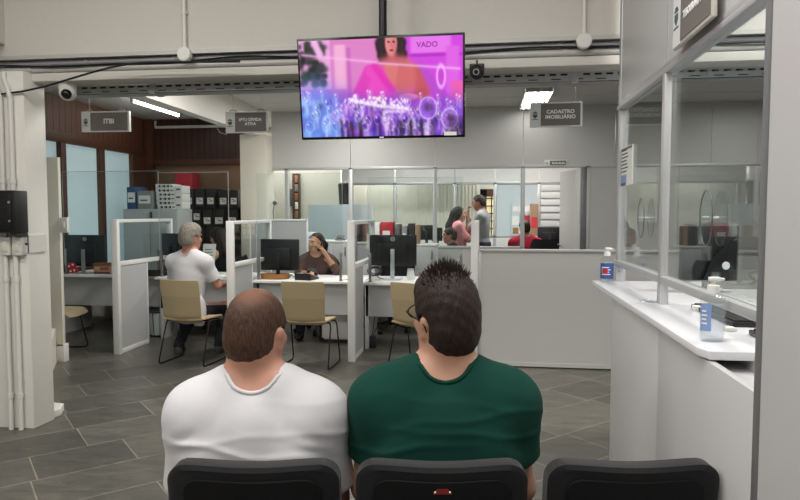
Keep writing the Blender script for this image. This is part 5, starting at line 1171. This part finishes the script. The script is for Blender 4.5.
man2 = seated(shz=.902, sw=.187, headz=1.142, tx=.075, hs=1.07, head=h2, h=.006, hc=.005, yaw=.52, pitch=.10, skin=skB, shirt=green, waist=.19, depth=.14, bulk=1.14, arm=.053, nr=.074, sleeve=.62, fold=.004, ease=.010, neckline=.95, nw=.105, collar=True, belly=1, lats=1, sk=.06, foldz=.66, seed=9,
     hairmat=hm2, hairth=.012, nape=-.085, rise=1.0, hairadd=spiky)
x2, d2 = .135, 1.905
t2, P3, Rh, at2 = person('person', 'seated man with spiky dark hair and glasses in a dark green shirt', tuple(fwd(x2, d2)), YAW, man2)
rs = np.random.RandomState(2); mb = MB()
for k in range(900):
    th_ = rs.uniform(0, 2*PI); ph_ = rs.uniform(0, 1)**.6*1.15
    n_ = V(math.sin(ph_)*math.cos(th_), math.sin(ph_)*math.sin(th_), math.cos(ph_)); base = V(.0, .005, .062)+n_*V(.072, .094, .083)
    dirn = nrm(n_*V(.55, .5, .8)+V(rs.uniform(-.35, .35), .1+rs.uniform(-.35, .35), .35)); L = rs.uniform(.016, .042)*(1.2-.5*ph_)
    a, b = P3(*base), P3(*(base+dirn*L)); mb.cyl(a, b, .0028, .0004, 5)
mb.build('hair_spikes', hm2, t2, 80)
mb = MB(); fr = lambda x, y, z: Vector(P3(x, y, z))
for k in (-1, 1):
    mb.tube([fr(k*.034+.027*math.cos(a), .108, .008+.02*math.sin(a)) for a in np.linspace(0, 2*PI, 25)[:-1]], .0022, 6, closed=True)
    mb.tube([fr(k*.061, .108, .014), fr(k*.078, .09, .014), fr(k*.084, .03, .01), fr(k*.086, -.02, .006), fr(k*.084, -.036, -.016)], .0024, 6)
mb.tube([fr(-.008, .108, .01), fr(0, .111, .013), fr(.008, .108, .01)], .002, 6)
gl = mb.build('glasses', M['blackm'], t2)
mb = MB()
for k in (-1, 1): mb.prism([fr(k*.034+.026*math.cos(a), .108, .008+.019*math.sin(a)) for a in np.linspace(0, 2*PI, 25)[:-1]], fr(0, .001, 0)-fr(0, 0, 0))
mb.build('lenses', M['acryl'], gl)
# --- row of black waiting seats
def waiting_chair(label, u, d):
    t = thing('waiting_chair', label, 'chair', tuple(fwd(u, d)), YAW, 'black waiting room seats in the front row')
    def outl(s):  # rounded back outline with a shallow dip in the top edge
        out = []; w, z0, z1, r = .236, .47, .80, .055
        for cx_, cz, a0 in ((w-r, z1-r, 0), (-w+r, z1-r, PI/2), (-w+.03, z0+.03, PI), (w-.03, z0+.03, 1.5*PI)):
            rr_ = r if cz > .6 else .03
            for k in range(9): a = a0+k*PI/16; out.append((cx_+rr_*math.cos(a)*s, cz+rr_*math.sin(a)*s))
            if a0 == 0:
                for k in range(1, 12): q = 1-2*k/12; out.append((q*(w-r), z1*1.0-.007*(1-q*q)**2*1.0-.0))
        return out
    y = lambda x, z: -.17-.17*(z-.47)+.25*x*x
    mb = MB(); O = outl(1); A = [mb.bm.verts.new((x, y(x, z)-.022, z)) for x, z in O]; B = [mb.bm.verts.new((x, y(x, z)+.028, z)) for x, z in O]; n_ = len(O)
    i1 = [mb.bm.verts.new((x*.94, y(x, z)-.032, .635+(z-.635)*.93)) for x, z in O]; i2 = [mb.bm.verts.new((x*.92, y(x, z)+.05, .635+(z-.635)*.9)) for x, z in O]
    for P_, Q_ in ((i1, A), (A, B), (B, i2)):
        for k in range(n_): mb.bm.faces.new((P_[k], P_[(k+1) % n_], Q_[(k+1) % n_], Q_[k]))
    mb.bm.faces.new(i1[::-1]); mb.bm.faces.new(i2); o = mb.build('backrest', M['blackfab'], t, 40)
    mb = MB()
    ins = [(x*.80, .63+(z-.63)*.78) for x, z in O]
    mb.prism([(x, y(x, z)-.031, z) for x, z in ins], (0, -.008, 0), bev=.004); mb.build('back_shell', M['seatshell'], t, 40)
    mb = MB(); mb.box(-.235, .235, -.2, .25, .42, .49, .03, seg=3); mb.build('seat', M['blackfab'], t)
    mb = MB(); mb.box(-.06, .06, -.262, -.22, .52, .54, .003) if False else mb.box(-.055, .055, -.05, .1, .36, .42, .004); mb.build('seat_bracket', M['blackm'], t)
    for sx_ in (-1, 1): mb = MB(); mb.tube(bend([(sx_*.2, .18, .42), (sx_*.21, .2, .015), (sx_*.21, -.2, .015), (sx_*.2, -.16, .42), (sx_*.19, -.19, .52)]), .013, 8); mb.build('leg', M['blackm'], t)
    return t, y
DR = 1.94
for u, lab in ((-.402, 'black seat under the man in the white shirt'), (.1145, 'black seat under the man in the green shirt'), (.64, 'empty black seat at the right end of the front row')):
    t, yf = waiting_chair(lab, u, DR)
    if u < -.3: mb = MB(); mb.box(-.055, .055, yf(0, .70)-.041, yf(0, .70)-.038, .692, .703, .001); mb.build('badge', M['alud'], t)
    if 0 < u < .3:
        mb = MB(); mb.prism([(-.026, 0, 0), (.026, 0, 0), (.014, 0, .015), (-.014, 0, .015)], (0, -.003, 0)); o = mb.build('badge', mat('badge_red', (120, 30, 30), .5), t); o.location = (-.0, yf(0, .735)-.038, .724)
        for k in (-1, 1): mb = MB(); mb.ball((.02*k, 0, .006), .003, 8); q = mb.build('badge_dot', M['paper'], o); q.location = (0, -.003, 0)
        mb = MB(); mb.box(-.045, .045, yf(0, .69)-.041, yf(0, .69)-.038, .69, .70, .001); mb.build('badge_strip', M['alud'], t)
# --- people at the desks
grey = hairmat('grey_hair', (84, 79, 72), (160, 154, 142), 130); dark = hairmat('long_dark_hair', (18, 13, 12), (46, 34, 30), 90); brownh = hairmat('dark_brown_hair', (24, 17, 14), (60, 44, 34), 110)
hB = (0.012, .07, 1.265)
manB = seated(hip=(0, -.0, .53), neck=(0, .07, 1.11), head=hB, shL=(-.185, .045, 1.02), shR=(.185, .045, 1.02), elL=(-.26, .16, .78), elR=(.27, .14, .78), wrL=(-.17, .40, .77), wrR=(.2, .40, .77), knL=(-.16, .36, .52), knR=(.19, .40, .52), anL=(-.2, .12, .13), anR=(.17, .3, .13), toeL=(-.35, 1, 0), toeR=(.1, 1, 0),
     skin=skA, shirt=white, hairmat=grey, yaw=-.35, hs=1.05, sleeve=.75, waist=.155, seed=4, hairth=.02, nape=-.07, rise=1.0, shoe=M['shoe'], neckline=.95, collar=True, tail=((.16, -.03, -.02), (.06, .08, .17)), palmL=(0, .3, -1), palmR=(0, .3, -1), hairadd=lambda P3, Rh, s: [(ell(P3(0, .0, .085), V(.06, .08, .05)*s, Rh), .03)])
person('person', 'grey haired man in a white shirt seated at the desk, seen from behind', (pt(190, 6.18)+.0, 6.12, -.035), math.radians(-8), manB)
black = fabric('black_knit', (26, 25, 28), 500)
def longback(P3, at, T): return [(ell(P3(0, -.03, .02), V(.088, .098, .1)), .03), (rcone(P3(-.02, -.075, .0), P3(-.03, -.11, -.22), .075, .07), .05), (rcone(P3(.05, -.05, -.02), P3(.07, -.05, -.24), .045, .05), .04), (rcone(P3(-.06, -.05, -.02), P3(-.08, -.04, -.22), .04, .045), .04)]
wB = seated(hip=(0, -.02, .52), neck=(0, .04, 1.03), head=(0, .06, 1.17), shL=(-.17, .02, .95), shR=(.17, .02, .95), elL=(-.24, .14, .76), elR=(.22, .16, .76), wrL=(-.12, .36, .765), wrR=(.1, .36, .765), skin=skC, shirt=black, topname='sleeveless_top', sleeve=0, hairmat=dark, longhair=longback, yaw=-.2, pitch=-.25, waist=.14, bust=1, arm=.044, neckline=.95, seed=2, rise=.8, hairth=.012)
person('person', 'dark long haired clerk in a black sleeveless top, bare armed', (pt(218, 7.85)-.0, 8.0, 0), math.radians(84), wB)
brownk = fabric('brown_knit', (86, 66, 62), 500)
def pony(P3, at, T): return [(rcone(P3(.0, -.10, .04), P3(.01, -.15, -.04), .034, .042), .03), (rcone(P3(.01, -.15, -.04), P3(.0, -.14, -.15), .04, .022), .03)]
hC = (.0, .07, 1.12)
wC = seated(hip=(0, -.02, .52), neck=(.0, .05, .98), head=hC, shL=(-.16, .03, .895), shR=(.16, .03, .895), elL=(-.27, .20, .775), elR=(.2, .16, .76), wrL=(-.105, .16, 1.015), wrR=(.03, .36, .77), palmL=(1, .0, .1), curlL=.5, skin=skC, shirt=brownk, topname='brown_top', sleeve=1.35, hairmat=dark, longhair=pony, yaw=.0, pitch=-.02, waist=.14, bust=1, arm=.044, neckline=.965, seed=5, h=.006, rise=1.25, hairth=.007, nape=-.06)
wC['yaw'] = -.62
tC, P3c, Rc, _ = person('person', 'woman in a brown top holding a handset to her ear', (pt(317, 7.66), 7.70, 0), math.radians(186), wC)
t = thing('phone_handset', 'dark telephone handset held to the ear of the woman in brown', 'handset', (0, 0, 0), 0)
Mx = Matrix.Translation((pt(317, 7.66), 7.70, 0)) @ Matrix.Rotation(math.radians(186), 4, 'Z'); q = lambda x, y, z: Mx @ Vector(P3c(x, y, z))
t.location = q(-.1, .02, 0); q0 = q; q = lambda x, y, z: q0(x, y, z)-t.location
mb = MB(); mb.tube([q(-.098, -.01, .04), q(-.105, .02, -.01), q(-.1, .05, -.075)], .011, 10); mb.ball(q(-.094, -.012, .035), .019, 12); mb.ball(q(-.092, .052, -.078), .019, 12); mb.build('grip', M['black'], t)
# --- people behind the glass
pink = fabric('pink_knit', (226, 148, 154), 500); gshirt = fabric('grey_melange', (150, 152, 155), 700); redp = fabric('dark_red_pique', (164, 34, 58), 700)
def standing(H, **k):
    f = H/1.75; d = dict(hip=(0, 0, .93*f), neck=(0, .01, 1.47*f), head=(0, .03, 1.625*f), shL=(-.185*f, 0, 1.39*f), shR=(.185*f, 0, 1.39*f), elL=(-.25*f, .02, 1.12*f), elR=(.25*f, .02, 1.12*f), wrL=(-.24*f, .15, .9*f), wrR=(.24*f, .15, .9*f), knL=(-.1*f, .02, .5*f), knR=(.1*f, .02, .5*f), anL=(-.11*f, -.02, .095), anR=(.11*f, -.02, .095), trousers=denim, shoe=M['dshoe'], h=.008)
    d.update(k); return d
def longside(P3, at, T): return [(ell(P3(0, -.03, .02), V(.09, .1, .1)), .03), (rcone(P3(0, -.085, .0), P3(0, -.15, -.2), .07, .075), .05), (rcone(P3(0, -.15, -.2), P3(0, -.17, -.34), .075, .05), .05), (rcone(P3(.06, -.04, -.02), P3(.07, -.09, -.22), .04, .05), .04), (rcone(P3(-.06, -.04, -.02), P3(-.07, -.09, -.22), .04, .05), .04)]
person('person', 'woman with long black hair in a pink top, standing behind the glass', (pt(462, 10.6)-.08, 10.6, 0), math.radians(-82), standing(1.58, skin=skC, shirt=pink, topname='pink_top', sleeve=.9, hairmat=dark, longhair=longside, bust=1.2, waist=.165, depth=.14, hip=(0, -.02, .84), elL=(-.2, .16, 1.05), wrL=(-.1, .26, 1.16), elR=(.2, .16, 1.05), wrR=(.1, .26, 1.16), rise=1.2, hairth=.008))
person('person', 'bearded man in a grey shirt with a hand raised to his face', (pt(487, 10.7)-.08, 10.72, 0), math.radians(76), standing(1.79, skin=skD, shirt=gshirt, hairmat=brownh, yaw=.1, pitch=-.2, sleeve=.8, waist=.155, elL=(-.25, .18, 1.2), wrL=(-.07, .24, 1.5), elR=(.26, .16, 1.18), wrR=(.08, .28, 1.42), palmL=(.3, -1, .2), palmR=(-.3, -1, .2), curlL=.6, curlR=.5, hairth=.014, rise=1.1, head=(0, .07, 1.655)))
hd = seated(skin=skD, shirt=black, hairmat=brownh, h=.008, sleeve=.8, hairth=.014, rise=.95, waist=.14)
hd.update(hip=(0, -.02, .49), neck=(0, .03, .99), head=(0, .06, 1.13), shL=(-.16, .02, .90), shR=(.16, .02, .90), elL=(-.2, .16, .71), elR=(.2, .16, .71), wrL=(-.1, .36, .72), wrR=(.1, .36, .72))
person('person', 'short dark haired person in profile behind the glass, below the woman in pink', (pt(450.5, 10.05)+.04, 10.05, 0), math.radians(95), hd)
rp = seated(skin=skD, shirt=redp, hairmat=brownh, h=.008, sleeve=.8, hairth=.013, yaw=.25, waist=.165, depth=.13)
xr = pt(526, 10.4)
rp.update(hip=(0, -.02, .50), neck=(0, .05, 1.10), head=(-.015, .08, 1.245), shL=(-.2, .03, 1.0), shR=(.2, .03, 1.0), elL=(-.27, .12, .78), elR=(.27, .12, .78))
person('person', 'man in a dark red shirt seated beyond the open door, seen from behind', (xr, 10.6, 0), math.radians(5), rp)
office_chair('black office chair right of the man in the dark red shirt', (pt(547, 10.0)+.0, 10.05, 0), math.radians(-10), M['blackseat'], group='office chairs beyond the door', bz=1.09)
# ================================================================== LIGHT, CAMERA
def area(name, loc, size, power, rot=(0, 0, 0), col=(1, .97, .92)):
    L = bpy.data.lights.new(name, 'AREA'); L.shape = 'RECTANGLE'; L.size, L.size_y = size; L.energy = power; L.color = col
    o = bpy.data.objects.new(name, L); C.objects.link(o); o.location = loc; o.rotation_euler = rot; o['kind'] = 'helper'; return o
# ceiling luminaires: waiting hall, desks, glazed rooms, booth
for x, y, p in ((-4.8, 1.7, 56), (-2.4, 1.7, 44), (-.1, 1.6, 46), (-3.6, -.4, 74), (-.7, -.8, 36), (-2.0, -2.8, 30)): area('hall_lamp', (x, y, 3.66), (1.2, .5), p)
for x, y, p in ((-2.3, 5.6, 42), (-1.84, 7.6, 34), (.9, 5.6, 30), (3.6, 5.6, 44)): area('office_lamp', (x, y, 2.86), (.3, 1.2), p)  # last one is an unseen light, raised to brighten the view through booth glass
for x, y, p in ((-1.6, 10.6, 58), (.8, 10.8, 58), (-3.2, 9.9, 26), (-2.2, 13.1, 26), (.6, 13.2, 22)): area('room_lamp', (x, y, 2.86), (1.2, .5), p)
area('booth_lamp', (2.2, 2.8, 3.5), (1.0, .5), 70)
W = bpy.data.worlds.new('world'); bpy.context.scene.world = W; W.use_nodes = True
W.node_tree.nodes['Background'].inputs['Color'].default_value = (.9, .95, 1, 1); W.node_tree.nodes['Background'].inputs['Strength'].default_value = .2
cam = bpy.data.cameras.new('camera'); cam.sensor_width = 36; cam.lens = FPX/800*36; cam.clip_start = .05
co = bpy.data.objects.new('camera', cam); C.objects.link(co); co.location = (0, 0, EYE); co.rotation_euler = (PI/2-PIT, 0, YAW)
sc = bpy.context.scene; sc.camera = co
sc.view_settings.view_transform = 'Standard'; sc.view_settings.look = 'None'; sc.view_settings.gamma = 1; sc.view_settings.use_curve_mapping = False; sc.view_settings.exposure = .1
sc.cycles.use_denoising = True; sc.cycles.max_bounces = 8; sc.cycles.transparent_max_bounces = 24; sc.cycles.diffuse_bounces = 4
